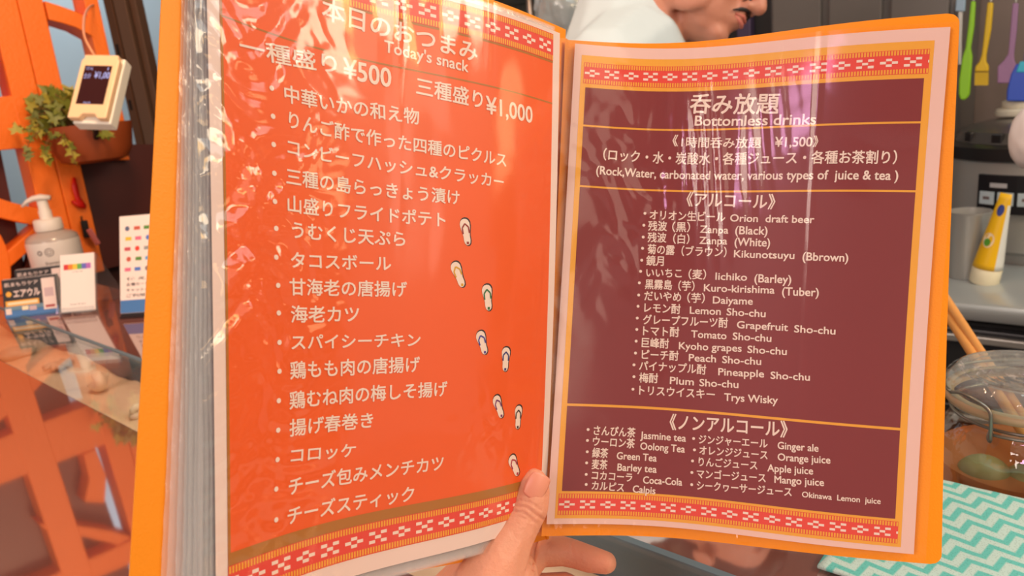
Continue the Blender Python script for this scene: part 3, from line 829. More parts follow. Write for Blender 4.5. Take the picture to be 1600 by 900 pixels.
# ------------------------------------------------------------------ the hand that holds the folder
def skin_mat(name, col, scale):
    m = mat(name, col, .48, bump=.3, bscale=scale, vary=.10, vscale=45, sss=.15)
    return m
m_skin = skin_mat('hand_skin', rgb(226, 156, 126), 420)
m_nail = mat('nail_pink', rgb(236, 158, 132), .32)
hand = thing('holding_hand', at(760, 905, .41), 'bare hand gripping the menu folder at its lower middle, thumb in front', 'hand')
def hp(x, y, d): return at(x, y, d)
k_ = 1 / F
chains = [
 # thumb
 [(hp(833, 756, .4335), .0094), (hp(829, 768, .4325), .0118), (hp(824, 790, .431), .0130), (hp(811, 815, .428), .0131), (hp(795, 842, .424), .0146), (hp(773, 880, .418), .0190), (hp(750, 925, .414), .0240), (hp(742, 985, .412), .0265)],
 # palm, heel, wrist and forearm
 [(hp(800, 905, .440), .0150), (hp(790, 955, .438), .022), (hp(770, 1015, .428), .026), (hp(745, 1050, .400), .029), (hp(700, 1120, .350), .029), (hp(650, 1230, .290), .031), (hp(580, 1420, .220), .036)],
 [(hp(735, 905, .421), .0155), (hp(700, 955, .418), .020), (hp(705, 1030, .410), .026)],
 # index finger
 [(hp(806, 893, .4660), .0140), (hp(838, 861, .4740), .0106), (hp(880, 861, .4770), .0096), (hp(896, 865, .4770), .0093), (hp(920, 873, .4750), .0089), (hp(946, 879, .4715), .0074)],
 # middle
 [(hp(804, 945, .462), .0150), (hp(842, 922, .476), .0108), (hp(882, 918, .477), .0100), (hp(914, 934, .477), .0090), (hp(934, 948, .474), .0078)],
 # ring
 [(hp(796, 985, .448), .0160), (hp(842, 966, .470), .0108), (hp(876, 962, .479), .0096), (hp(902, 974, .479), .0086), (hp(918, 980, .477), .0074)],
 # little
 [(hp(788, 1015, .440), .0140), (hp(830, 992, .462), .0095), (hp(858, 988, .470), .0084), (hp(880, 992, .472), .0074), (hp(894, 996, .471), .0064)],
 [(hp(800, 900, .448), .017), (hp(800, 950, .448), .018), (hp(794, 990, .445), .018), (hp(784, 1025, .436), .017)],
]
hand_skin = body('skin', chains, [], .00105, 6, [m_skin], hand)
# thumb nail: a curved plate
nc_ = at(840.5, 761, .4213)
vs = []; fs = []
dn = cd((.46, .86, .12)).normalized(); nn = (Vector((0, 0, ZC)) - nc_).normalized() + cd((.55, .15, 0)); nn = (nn - dn * nn.dot(dn)).normalized(); xx = dn.cross(nn)
for i in range(13):
    for j in range(13):
        a = -1 + i / 6; b = -1 + j / 6
        # squircle outline
        ra = a * math.sqrt(1 - .32 * b * b); rb = b * math.sqrt(1 - .32 * a * a)
        vs.append(nc_ + xx * ra * .0066 + dn * rb * .0076 - nn * (.0030 * ra * ra + .0012 * rb * rb))
for i in range(12):
    for j in range(12):
        a = i * 13 + j; fs.append((a, a + 1, a + 14, a + 13))
o = mesh_py('thumb_nail', vs, fs, [m_nail], hand, True); md = o.modifiers.new('thick', 'SOLIDIFY'); md.thickness = .0008; md.offset = -1
tag(o, 'pink thumb nail')

# ------------------------------------------------------------------ things on the far end of the bar
def face_rot(p, turn=0.0): return math.atan2(-p.x, p.y) + turn
m_white = mat('white_plastic', rgb(236, 226, 216), .4)
m_clear = film('acrylic_clear', 3.0, .05, milk=.04)
m_dark = mat('label_black', rgb(38, 30, 32), .5)
# pump bottle
bp_ = onz(101, 447, TZ); bp_ = Vector((bp_.x, bp_.y, TZ))
pump = thing('pump_bottle', bp_, 'white pump bottle standing behind the card boxes at the end of the bar', 'bottle')
mt = rotz(bp_, face_rot(bp_))
BR = .056
bm = bmesh.new(); lathe(bm, [(.0, 0), (BR - .005, 0), (BR, .005), (BR, .108), (BR - .001, .114)], mt, 48); bm_obj('bottle_body', bm, mat('bottle_milky', rgb(232, 222, 214), .35), pump, True, 50)
bm = bmesh.new(); lathe(bm, [(BR - .001, .114), (BR - .003, .122), (BR - .012, .129), (.032, .133), (.026, .136), (.026, .140), (0, .140)], mt, 48); tag(bm_obj('bottle_shoulder', bm, mat('bottle_grey_clear', rgb(186, 172, 164), .2), pump, True, 50), 'greyish clear shoulder')
bm = bmesh.new(); lathe(bm, [(0, .137), (.0290, .137), (.0300, .140), (.0290, .161), (.026, .1635), (0, .1635)], mt, 40)
lathe(bm, [(.0135, .163), (.0135, .182), (.0115, .184), (.0110, .206), (.0, .206)], mt, 24); bm_obj('pump_collar', bm, m_white, pump, True, 50)
bm = bmesh.new()
tube(bm, [mt @ Vector(p) for p in [(.018, -.004, .210), (.0, 0, .2135), (-.016, .004, .2125), (-.029, .006, .2075), (-.041, .008, .198)]], [.009, .0125, .011, .0085, .005], 14, flat=.62)
bm_obj('pump_head', bm, m_white, pump, True)
bm = bmesh.new()
def wrap_text(s, x0, x1, z, h, R, mi):
    key = (s, 0.0)
    if key not in _texts: text_mesh(s, 0.0); flush_text()
    V, P = _texts[key]; a, b = V[:, 0].min(), V[:, 0].max(); c0, c1 = V[:, 1].min(), V[:, 1].max()
    vv = []
    for x, y in V:
        g = (x0 + (x - a) / (b - a) * (x1 - x0)) / R
        vv.append(bm.verts.new(mt @ Vector((R * math.sin(g), -R * math.cos(g), z + ((y - c0) / (c1 - c0) - .5) * h))))
    for p in P:
        try: f = bm.faces.new([vv[i] for i in p]); f.material_index = mi
        except ValueError: pass
wrap_text('Shampoo', -.026, .010, .066, .010, BR + .0005, 0); wrap_text('LAB', -.006, .010, .053, .007, BR + .0005, 0)
def ring_mark(g0, z, r, w):
    for k in range(28):
        a, b = 2 * math.pi * k / 28, 2 * math.pi * (k + 1) / 28; q = []
        for (rr, an) in ((r, a), (r, b), (r - w, b), (r - w, a)):
            g = g0 + rr * math.cos(an) / BR; q.append(bm.verts.new(mt @ Vector(((BR + .0005) * math.sin(g), -(BR + .0005) * math.cos(g), z + rr * math.sin(an)))))
        bm.faces.new(q)
ring_mark(-.22, .092, .0095, .0016); ring_mark(-.22, .092, .005, .0014); ring_mark(-.58, .092, .0055, .0024)
bm_obj('bottle_print', bm, mat('print_grey', rgb(110, 92, 92), .6), pump)

# two small card boxes
def card_box(px, py, label):
    p = onz(px, py, TZ); rz = face_rot(p, -.50)
    root = thing('card_box', (p.x, p.y, TZ), label, 'box', 'small card boxes at the end of the bar')
    lean = Matrix.Rotation(math.radians(-9), 4, 'X')
    mt = rotz((p.x, p.y, TZ), rz)
    w, h, dp = .106, .074, .018
    bm = bmesh.new()
    # leaning wedge: front slopes back
    q = [(-w / 2, 0, .0005), (w / 2, 0, .0005), (w / 2, .022, h), (-w / 2, .022, h)]; r = [(-w / 2, dp + .026, .0005), (w / 2, dp + .026, .0005), (w / 2, dp + .012, h), (-w / 2, dp + .012, h)]
    V = [bm.verts.new(mt @ Vector(v)) for v in q + r]
    for f in ((0, 1, 2, 3), (7, 6, 5, 4), (1, 5, 6, 2), (4, 0, 3, 7), (3, 2, 6, 7), (4, 5, 1, 0)): bm.faces.new([V[i] for i in f])
    bm_obj('box_body', bm, mat('box_pale', rgb(206, 208, 214), .45), root)
    ay = Vector((0, .022, h)).normalized(); ax = Vector((1, 0, 0)); az = ax.cross(ay)
    lm = mt @ tmat((0, 0, 0), ax, ay, az) @ Matrix.Translation((0, 0, .0006))
    Hh = math.hypot(.022, h)
    def rect(x0, x1, y0, y1, mi, k):
        f = bm.faces.new([bm.verts.new(lm @ Vector((x, y, .00025 * k))) for x, y in ((x0, y0), (x1, y0), (x1, y1), (x0, y1))]); f.material_index = mi
    bm = bmesh.new()
    rect(-w / 2, w / 2, 0, Hh, 0, 0)
    rect(-w / 2 + .001, w / 2 - .001, .0005, .014, 1, 1); rect(-w / 2 + .001, w / 2 - .02, .013, .022, 7, 1); rect(-w / 2 + .004, .016, .022, .033, 3, 1); rect(-w / 2 + .008, .013, .025, .030, 4, 2)
    rect(.024, .050, .008, Hh - .005, 2, 2); rect(.028, .046, .034, .052, 5, 3); rect(.028, .046, .012, .017, 6, 3); rect(-w / 2 + .003, -w / 2 + .014, .006, .018, 2, 2)
    rect(-.018, -.006, .012, .020, 4, 2); rect(-.004, .010, .010, .019, 5, 2)
    for k in range(12):
        a0, a1 = 2 * math.pi * k / 12, 2 * math.pi * (k + 1) / 12
        f = bm.faces.new([bm.verts.new(lm @ Vector((-.041 + r_ * math.cos(a), .047 + r_ * math.sin(a), .0006))) for r_, a in ((0, 0), (.0055, a0), (.0055, a1))]); f.material_index = 3
    add_text_local(bm, 'エアウル', lm @ Matrix.Translation((0, 0, .0007)), -.032, .020, .047, .016, 2, .03)
    add_text_local(bm, '肌まもりケア', lm @ Matrix.Translation((0, 0, .0007)), -.048, .018, .066, .008, 2, .01)
    bm_obj('box_label', bm, [m_dark, mat('label_blue', rgb(70, 120, 180), .5), mat('label_pale_pink', rgb(240, 214, 206), .5), mat('label_amber', rgb(250, 176, 60), .5), mat('label_cream', rgb(250, 226, 190), .5), mat('label_mauve', rgb(206, 176, 180), .5), mat('label_red', rgb(180, 70, 70), .5), mat('label_teal', rgb(110, 140, 160), .5)], root)
    bm = bmesh.new(); box(bm, (-w / 2 - .001, -.012, 0), (w / 2 + .003, dp + .028, .0004), mt); bm_obj('box_base_tray', bm, m_clear, root)
card_box(51, 492, 'front one of the two small blue and black card boxes')
card_box(68, 473, 'rear one of the two small blue and black card boxes, half hidden')

def tilted_frame(p, rz, back):
    """base point, facing rotation and lean-back angle -> local x right, y up the face, z out of the face"""
    R = rotz(p, rz)
    ax = Vector((1, 0, 0)); ay = Vector((0, math.sin(back), math.cos(back))); az = ax.cross(ay)
    return R @ tmat((0, 0, 0), ax, ay, az)
# white card in its acrylic stand
p = onz(124, 490, TZ); p = Vector((p.x, p.y, TZ + .0045)); rz = face_rot(p, -.62)
card = thing('card_stand', (p.x, p.y, TZ), 'clear acrylic stand with a white card and rainbow strip beside the card boxes', 'stand')
fm = tilted_frame(p, rz, math.radians(20))
bm = bmesh.new(); box(bm, (-.036, 0.001, 0), (.036, .116, .0012), fm)
bm_obj('card', bm, mat('card_white', rgb(250, 236, 228), .5), card)
bm = bmesh.new()
cols = [rgb(220, 60, 60), rgb(240, 140, 50), rgb(245, 205, 70), rgb(110, 180, 90), rgb(110, 110, 200), rgb(190, 110, 190)]
for k in range(6): box(bm, (-.0285 + k * .0095, .085, .0013), (-.0285 + (k + 1) * .0095, .096, .0016), fm, 0, k)
bm_obj('rainbow_strip', bm, [mat('strip_%d' % i, c, .5) for i, c in enumerate(cols)], card)
bm = bmesh.new()
add_text_local(bm, 'card', fm @ Matrix.Translation((0, 0, .0014)), -.010, .010, .0805, .0025, 0); bm_obj('card_text', bm, mat('print_grey', rgb(110, 92, 92), .6), card)
bm = bmesh.new(); add_text_local(bm, 'shop & bar', fm @ Matrix.Translation((0, 0, .0014)), -.017, .017, .015, .0032, 0)
bm_obj('card_text', bm, mat('print_grey', rgb(110, 92, 92), .6), card)
bm = bmesh.new(); box(bm, (-.039, -.002, -.0035), (.039, .113, -.0005), fm, .0008)
box(bm, (-.039, -.0035, -.0035), (.039, -.0005, .012), fm, .0008); box(bm, (-.039, -.0035, .010), (.039, .008, .013), fm, .0008)
rm = rotz((p.x, p.y, TZ), rz)
fold = [fm @ Vector((x, .113, -.002)) for x in (-.039, .039)] + [rm @ Vector((x, .105, .0)) for x in (.039, -.039)]
prism(bm, fold, (0, 0, .0028))
bm_obj('acrylic_holder', bm, m_clear, card)
# payment sign
p = onz(218, 496, TZ); p = Vector((p.x, p.y, TZ + .0025)); rz = face_rot(p, -.62)
sign = thing('payment_sign', (p.x, p.y, TZ), 'white payment sign with small colour logos and a blue foot, half behind the menu cover', 'sign')
fm = tilted_frame(p, rz, math.radians(20)) @ Matrix.Scale(1.12, 4)
bm = bmesh.new(); box(bm, (-.032, .006, 0), (.085, .172, .004), fm, .001); bm_obj('sign_board', bm, mat('sign_white', rgb(248, 226, 216), .45), sign)
bm = bmesh.new(); box(bm, (-.034, .0, -.006), (.087, .175, -.0005), fm, .001)
rm = rotz((p.x, p.y, TZ), rz); box(bm, (-.038, -.004, .0002), (.097, .075, .005), rm, .001)
bm_obj('sign_stand', bm, mat('sign_stand_black', rgb(42, 24, 22), .4), sign)
bm = bmesh.new()
box(bm, (-.031, .0065, .0041), (.084, .028, .0044), fm, 0, 0)
lc = [rgb(90, 100, 130), rgb(226, 60, 40), rgb(120, 110, 120), rgb(200, 90, 70), rgb(150, 150, 150), rgb(240, 190, 50), rgb(90, 140, 60), rgb(80, 60, 60), rgb(226, 110, 140), rgb(90, 160, 220), rgb(200, 80, 90), rgb(80, 120, 200)]
pm = [mat('label_blue', rgb(70, 120, 180), .5)] + [mat('logo_%d' % i, c, .5) for i, c in enumerate(lc)]
for r in range(5):
    for c in range(6):
        i = (r * 5 + c * 3) % 12; x = -.017 + c * .018 + (r % 2) * .002; y = .150 - r * .0175
        if (r + c) % 3 == 0:
            lathe(bm, [(.0042, 0), (.0042, .0003)], fm @ Matrix.Translation((x, y, .0041)), 14, i + 1)
        else:
            box(bm, (x - .0055, y - .003, .0041), (x + .0055, y + .003, .0044), fm, 0, i + 1)
for r, s in enumerate(('使えます', '各種カード 電子マネー', 'キャッシュレス決済', 'ご利用ください')):
    add_text_local(bm, s, fm @ Matrix.Translation((0, 0, .0043)), -.020, .055 + .01 * (r % 2), .064 - r * .0095, .0055, 8, .01)
bm_obj('sign_print', bm, pm, sign)

# price display leaning on its cable over the planter
pd = cw(np.array(((147 - 800) / F, (450 - 134) / F, 1)) * 1.40)
ax = cd((.95, -.03, -.033)).normalized(); ay = cd((.04, .93, .30)); ay = (ay - ax * ay.dot(ax)).normalized(); az = ax.cross(ay)
if az.dot(Vector((0, 0, ZC)) - pd) < 0: az = -az
dm = tmat(pd, ax, ay, az)
disp = thing('price_display', pd, 'small white price display with a dark screen hanging over the ivy pot', 'display')
bm = bmesh.new(); w2, h2 = .0370, .0690
prism(bm, [dm @ Vector(q) for q in ((-w2, -h2, 0), (-.016, -h2, 0), (-.010, -h2 + .009, 0), (.014, -h2 + .009, 0), (.020, -h2, 0), (w2, -h2, 0), (w2, h2 - .012, 0), (w2 - .004, h2 - .008, 0), (w2 - .004, h2, 0), (-w2 + .004, h2, 0), (-w2 + .004, h2 - .008, 0), (-w2, h2 - .012, 0))], -az * .014)
o = bm_obj('display_bezel', bm, mat('display_orange_lit', rgb(246, 204, 160), .4), disp); b = o.modifiers.new('ease', 'BEVEL'); b.width = .002; b.segments = 2; b.limit_method = 'ANGLE'  # white front, with orange light from the screen put into its colour
bm = bmesh.new(); box(bm, (-w2 + .002, -h2 - .004, -.040), (w2 + .002, h2 + .002, -.0145), dm, .003); bm_obj('display_back', bm, mat('display_back_white', rgb(238, 232, 218), .4), disp)
bm = bmesh.new(); box(bm, (-.0265, -.040, .0002), (.0265, .044, .0008), dm); bm_obj('screen', bm, mat('screen_dark', rgb(56, 20, 22), .12), disp)
bm = bmesh.new(); dt = dm @ Matrix.Translation((0, 0, .0011))
add_text_local(bm, '¥1,00', dt, -.004, .026, .022, .017, 0, .02); add_text_local(bm, '合計', dt, -.024, -.010, .021, .012, 0); bm_obj('screen_digits', bm, emit('screen_glow', rgb(196, 190, 240), .9), disp)
bm = bmesh.new(); add_text_local(bm, 'TOTAL', dt, -.023, -.009, .037, .006, 0); bm_obj('screen_digits', bm, emit('screen_glow', rgb(196, 190, 240), .9), disp)
bm = bmesh.new(); add_text_local(bm, 'thank', dt, -.012, .002, -.037, .005, 0); bm_obj('screen_digits', bm, emit('screen_glow', rgb(196, 190, 240), .9), disp)
bm = bmesh.new(); add_text_local(bm, '1', dt, .019, .021, .037, .006, 0); bm_obj('screen_digits', bm, emit('screen_glow', rgb(196, 190, 240), .9), disp)
bm = bmesh.new()
tube(bm, curve_pts([dm @ Vector((-.018, h2 - .002, -.02)), at(133, 60, 1.44), at(131, 35, 1.52), at(134, 20, 1.62), at(141, 10, 1.74), at(150, 6, 1.90)], 8), .0026, 8)
tag(bm_obj('cable', bm, mat('cable_beige', rgb(222, 150, 110), .5), disp, True), 'thin beige cable')
# bracket that carries the display down to the pot rim
bm = bmesh.new(); tube(bm, [dm @ Vector((.0, -.03, -.038)), at(150, 190, 1.62), at(150, 215, 1.70)], .006, 10); bm_obj('mount_arm', bm, m_slot, disp, True)

# ivy planter hooked on the screen
m_pot = mat('pot_brown', rgb(150, 66, 22), .55, vary=.15, vscale=12)
pc = at(150, 254, 1.78)
pot = thing('ivy_planter', pc, 'brown hanging planter with trailing green ivy on the orange screen', 'plant')
mt = rotz(pc, 0)
bm = bmesh.new(); lathe(bm, [(0, 0), (.052, .001), (.072, .008), (.086, .032), (.095, .084), (.096, .090), (.090, .090), (.082, .065), (0, .060)], mt, 40, squash=(1.06, .8)); bm_obj('pot', bm, m_pot, pot, True, 40)
bm = bmesh.new(); lathe(bm, [(0, .0605), (.080, .068), (.0, .074)], mt, 24, squash=(1.06, .8)); bm_obj('soil', bm, mat('soil', rgb(48, 30, 20), .9), pot)
bm = bmesh.new(); tube(bm, [mt @ Vector((-.05, .06, .08)), lat(78, 200) + S_ * .004 + Vector((0, 0, .02)), lat(70, 196) - S_ * .006 + Vector((0, 0, .03))], .003, 8); bm_obj('hook', bm, m_slot, pot, True)
m_leaf1 = mat('ivy_leaf', rgb(118, 122, 40), .5, vary=.35, vscale=24)
m_leaf2 = mat('ivy_leaf_light', rgb(166, 152, 52), .5, vary=.2, vscale=24)
m_vine = mat('ivy_vine', rgb(130, 92, 40), .6)
LEAF = [(0, 0), (.20, -.16), (.50, -.22), (.36, .06), (.62, .34), (.26, .36), (.12, .70), (0, 1.0), (-.12, .70), (-.26, .36), (-.62, .34), (-.36, .06), (-.50, -.22), (-.20, -.16)]
bml = bmesh.new(); bmv = bmesh.new()
def leaf(p, d, n, size, mi):
    d = Vector(d).normalized(); n = Vector(n); n = (n - d * n.dot(d)).normalized(); x = d.cross(n)
    cen = bml.verts.new(p + d * size * .3 - n * size * .05)
    ring = [bml.verts.new(p + x * a * size + d * b * size + n * size * (.12 * abs(a) - .10 * b * b)) for a, b in LEAF]
    for k in range(len(ring)):
        f = bml.faces.new((cen, ring[k], ring[(k + 1) % len(ring)])); f.material_index = mi; f.smooth = True
toC = (Vector((0, 0, ZC)) - pc).normalized()
rnd = random.Random(3)
top = mt @ Vector((0, 0, .085))
for k in range(150):                                   # crown of leaves, thickest on the left
    px = rnd.triangular(44, 190, 84); py = rnd.triangular(140, 200, 168) + max(0, px - 115) * .2
    d = rnd.uniform(1.68, 1.78)
    p = at(px, py, d)
    leaf(p, (p - top) + Vector((rnd.uniform(-.05, .05), rnd.uniform(-.05, .05), rnd.uniform(-.03, .05))), toC + Vector((rnd.uniform(-.7, .7), rnd.uniform(-.7, .7), rnd.uniform(0, .8))), rnd.uniform(.020, .034), int(rnd.random() < .35))
    tube(bmv, [top + (p - top) * .15 - Vector((0, 0, .01)), top + (p - top) * .6 + Vector((0, 0, .012)), p], .0009, 5)
trails = [[(82, 190), (60, 196), (40, 202), (26, 196)], [(90, 195), (62, 205), (46, 222), (40, 246)], [(100, 200), (78, 215), (70, 236), (78, 252)], [(110, 204), (100, 216), (112, 236), (118, 256)], [(150, 200), (160, 206), (168, 212)], [(96, 200), (78, 210), (100, 210), (104, 226)]]
for tr in trails:
    pts = curve_pts([at(x, y, 1.69 if i else 1.74) for i, (x, y) in enumerate(tr)], 6)
    tube(bmv, pts, .0011, 5)
    for i in range(2, len(pts), 2):
        leaf(pts[i], Vector((rnd.uniform(-1, 1), rnd.uniform(-1, 1), rnd.uniform(-1, .2))), toC + Vector((rnd.uniform(-.5, .5), rnd.uniform(-.5, .5), rnd.uniform(-.2, .6))), rnd.uniform(.014, .022), int(rnd.random() < .6))
leaf(at(26, 206, 1.67), cd((-.2, .9, 0)), toC, .026, 1); leaf(at(160, 208, 1.66), cd((.8, -.2, 0)), toC + Vector((.2, .3, .3)), .030, 0)
bm_obj('foliage', bml, [m_leaf1, m_leaf2], pot); bm_obj('vine', bmv, m_vine, pot, True)

# red plastic clip and a trinket on the dark post
rp = at(123, 300, 1.68)
bm = bmesh.new()
def hung(x, y, out=.008):
    t, z = on_s(x, y, SP + out); return st(SP + out, t, z)
tube(bm, [hung(116, 277), hung(117, 292), hung(121, 308), hung(126, 318), hung(133, 323)], [.005, .010, .009, .012, .007], 12, flat=.6)
tube(bm, [hung(113, 314), hung(122, 321), hung(133, 324)], [.006, .008, .007], 10, flat=.6)
tag(bm_obj('red_hook', bm, mat('red_plastic', rgb(220, 24, 14), .4), None, True), 'bright red plastic hook hanging beside the dark post above the pump bottle', 'hook')
tr_ = thing('key_charm', hung(140, 365, .02), 'small dark charm with a pink tag hanging right of the pump bottle', 'charm')
bm = bmesh.new(); box(bm, (-.008, -.004, -.022), (.008, .004, .022), rotz(hung(134, 358, .02), .3), .003); tube(bm, [hung(127, 338, .004), hung(129, 350, .012), hung(134, 358, .02)], .002, 6); bm_obj('charm_body', bm, m_slot, tr_, True)
bm = bmesh.new(); box(bm, (-.007, -.003, -.022), (.007, .003, .022), rotz(hung(146, 370, .03), .3) @ Matrix.Rotation(-.3, 4, 'Y'), .003); bm_obj('tag', bm, mat('tag_pink', rgb(190, 100, 96), .5), tr_)

# ------------------------------------------------------------------ kitchen side
m_steel = mat('steel_brushed', rgb(186, 184, 178), .34, metal=.45, vary=.12, vscale=6)
m_steel_d = mat('steel_dull', rgb(150, 154, 154), .4, metal=.35)
m_drk = mat('kitchen_black', rgb(34, 31, 31), .35)
# prep shelf just behind the bar
shelf = thing('prep_shelf', st(.3, .72, 0), 'low stainless prep shelf running behind the bar', 'shelf')
bm = bmesh.new(); st_box(bm, -.6, 1.3, .622, .84, .835, .86, .003); bm_obj('shelf_top', bm, m_steel_d, shelf)
bm = bmesh.new(); st_box(bm, -.58, 1.28, .64, .82, 0, .835); bm_obj('shelf_body', bm, m_drk, shelf)
# back counter
bc = thing('back_counter', st(.2, 1.75, 0), 'stainless back counter with dark drawers under a bright rounded edge', 'counter')
bm = bmesh.new(); st_box(bm, -.55, 1.9, 1.475, 2.28, .825, .86, .010); bm_obj('worktop', bm, mat('worktop_steel', rgb(190, 196, 196), .28, metal=.4), bc, True, 40)
bm = bmesh.new(); st_box(bm, -.53, 1.88, 1.53, 2.26, 0, .825); bm_obj('carcass', bm, m_drk, bc)
for i in range(4):
    s0 = -.5 + i * .6
    bm = bmesh.new(); st_box(bm, s0, s0 + .58, 1.51, 1.53, .66, .80, .004); d_ = bm_obj('drawer', bm, mat('drawer_dark', rgb(64, 64, 66), .35, metal=.4), bc)
    bm = bmesh.new(); st_box(bm, s0 + .02, s0 + .56, 1.500, 1.512, .775, .790, .003); bm_obj('drawer_handle', bm, m_steel, d_)
    bm = bmesh.new(); st_box(bm, s0, s0 + .58, 1.51, 1.53, .10, .645, .004); d_ = bm_obj('door', bm, m_drk, bc)
    bm = bmesh.new(); st_box(bm, s0 + .02, s0 + .56, 1.500, 1.512, .615, .630, .003); bm_obj('door_handle', bm, m_steel, d_)

def stand_on(px, py, z):
    p = onz(px, py, z); return Vector((p.x, p.y, z))
# tumbler
p = stand_on(1509, 432, .86)
mt = rotz(p, 0)
bm = bmesh.new(); lathe(bm, [(0, 0), (.030, 0), (.032, .003), (.037, .128), (.0385, .130), (.0385, .134), (.036, .134), (.0355, .128), (.030, .006), (0, .005)], mt, 40)
tag(bm_obj('steel_tumbler', bm, m_steel, None, True, 50), 'brushed steel tumbler on the back counter beside the yellow tube', 'cup')
# squeeze tube standing on its cap
p = stand_on(1537, 441, .86)
tb = thing('squeeze_tube', p, 'yellow and white squeeze tube standing on its cap on the back counter', 'tube')
mt = rotz(p, face_rot(p, -.35)) @ Matrix.Rotation(math.radians(9), 4, 'Y')
bm = bmesh.new(); lathe(bm, [(0, 0), (.024, 0), (.0255, .002), (.0255, .030), (.024, .032), (0, .032)], mt, 32); tag(bm_obj('tube_cap', bm, mat('cap_cream', rgb(240, 230, 196), .4), tb, True, 40), 'cream round cap')
bm = bmesh.new(); rings = []
for i in range(15):
    t = i / 14; a = .0260 * (1 - .62 * t) ; b = .0245 * (1 - t) + .0012; z = .032 + .145 * t
    rings.append([bm.verts.new(mt @ Vector((a * math.cos(2 * math.pi * k / 32), b * math.sin(2 * math.pi * k / 32), z))) for k in range(32)])
for i in range(14):
    for k in range(32):
        f = bm.faces.new((rings[i][k], rings[i][(k + 1) % 32], rings[i + 1][(k + 1) % 32], rings[i + 1][k])); f.smooth = True
        an = (k + .5) / 32 * 360
        f.material_index = 0 if 195 < an < 310 else 1
        if i == 13 or i == 12: f.material_index = 0
bm.faces.new(rings[-1]); bm.faces.new(rings[0])
bm_obj('tube_body', bm, [mat('tube_yellow', rgb(246, 192, 20), .35), mat('tube_white', rgb(226, 228, 220), .35)], tb)
def tube_patch(cx, cz, rx, rz_, col, k):
    bm = bmesh.new(); ring = []
    for i in range(20):
        a = 2 * math.pi * i / 20; x = cx + rx * math.cos(a); z = cz + rz_ * math.sin(a); t = (z - .032) / .145
        A = .0260 * (1 - .62 * t); B = .0245 * (1 - t) + .0012
        y = -B * math.sqrt(max(0, 1 - (x / A) ** 2)) - .0005 * k; ring.append(bm.verts.new(mt @ Vector((x, y, z))))
    bm.faces.new(ring); return bm
for (c, nm) in (((-.005, .088, .010, .014, 0, 1), 'label_cream'), ((-.006, .084, .006, .007, 0, 2), 'tube_green'), ((.0, .146, .006, .011, 0, 1), 'tube_navy')):
    bm_obj('tube_print', tube_patch(*c), mat(nm, {'label_cream': rgb(250, 226, 190), 'tube_green': rgb(90, 160, 50), 'tube_navy': rgb(40, 60, 140)}[nm], .4), tb)

# large steel cooker with a control panel and dark lid
p = stand_on(1650, 385, .86); 
ck = thing('steel_cooker', p, 'large round steel cooker with a black lid rim and button panel on the back counter', 'cooker')
fr_ = face_rot(p, 0); mt = rotz(p, fr_)
CR = .215
bm = bmesh.new(); lathe(bm, [(0, .0), (CR - .02, 0), (CR - .015, .02), (CR, .03), (CR, .211), (0, .211)], mt, 64); bm_obj('cooker_body', bm, m_steel, ck, True, 40)
bm = bmesh.new(); lathe(bm, [(CR + .001, .211), (CR + .010, .215), (CR + .010, .240), (CR - .003, .246), (0, .246)], mt, 64); bm_obj('lid_rim', bm, m_drk, ck, True, 40)
bm = bmesh.new(); lathe(bm, [(CR - .012, .246), (CR - .024, .268), (CR - .06, .278), (.07, .283), (0, .284)], mt, 64); bm_obj('lid', bm, mat('lid_smoky', rgb(88, 84, 80), .25, metal=.4), ck, True, 40)
for k in range(6):
    a = -math.pi / 2 - 1.0 + k * .4
    bm = bmesh.new(); box(bm, (-.012, -.004, .247), (.012, .006, .268), mt @ Matrix.Rotation(a + math.pi / 2, 4, 'Z') @ Matrix.Translation((0, -(CR - .017), 0)), .003)
    bm_obj('lid_clip', bm, m_drk, ck)
# bowed button panel
def panel(bm, g0, g1, z0, z1, R, th, mi):
    n = 10; A = []; B = []
    for i in range(n + 1):
        g = g0 + (g1 - g0) * i / n
        for (L, rr) in ((A, R), (B, R + th)):
            L.append([bm.verts.new(mt @ Vector((rr * math.sin(g), -rr * math.cos(g), z))) for z in (z0, z1)])
    for i in range(n):
        bm.faces.new((B[i][0], B[i + 1][0], B[i + 1][1], B[i][1])).material_index = mi
        bm.faces.new((A[i][0], A[i + 1][0], B[i + 1][0], B[i][0])).material_index = mi
        bm.faces.new((A[i][1], B[i][1], B[i + 1][1], A[i + 1][1])).material_index = mi
    for i in (0, n): bm.faces.new((A[i][0], A[i][1], B[i][1], B[i][0])).material_index = mi
bm = bmesh.new(); panel(bm, -.67, .2, .110, .188, CR, .010, 0); panel(bm, -.55, -.40, .163, .172, CR + .010, .0006, 1)
pn = bm_obj('control_panel', bm, [mat('panel_black', rgb(26, 24, 28), .35), mat('panel_text', rgb(180, 178, 180), .5)], ck)
for k in range(4):
    bm = bmesh.new(); panel(bm, -.635 + k * .165, -.505 + k * .165, .128, .154, CR + .010, .003, 0); panel(bm, -.60 + k * .165, -.54 + k * .165, .138, .144, CR + .013, .0004, 1)
    bm_obj('button', bm, [mat('button_pale', rgb(186, 200, 206), .4), mat('print_grey', rgb(110, 92, 92), .6)], pn)
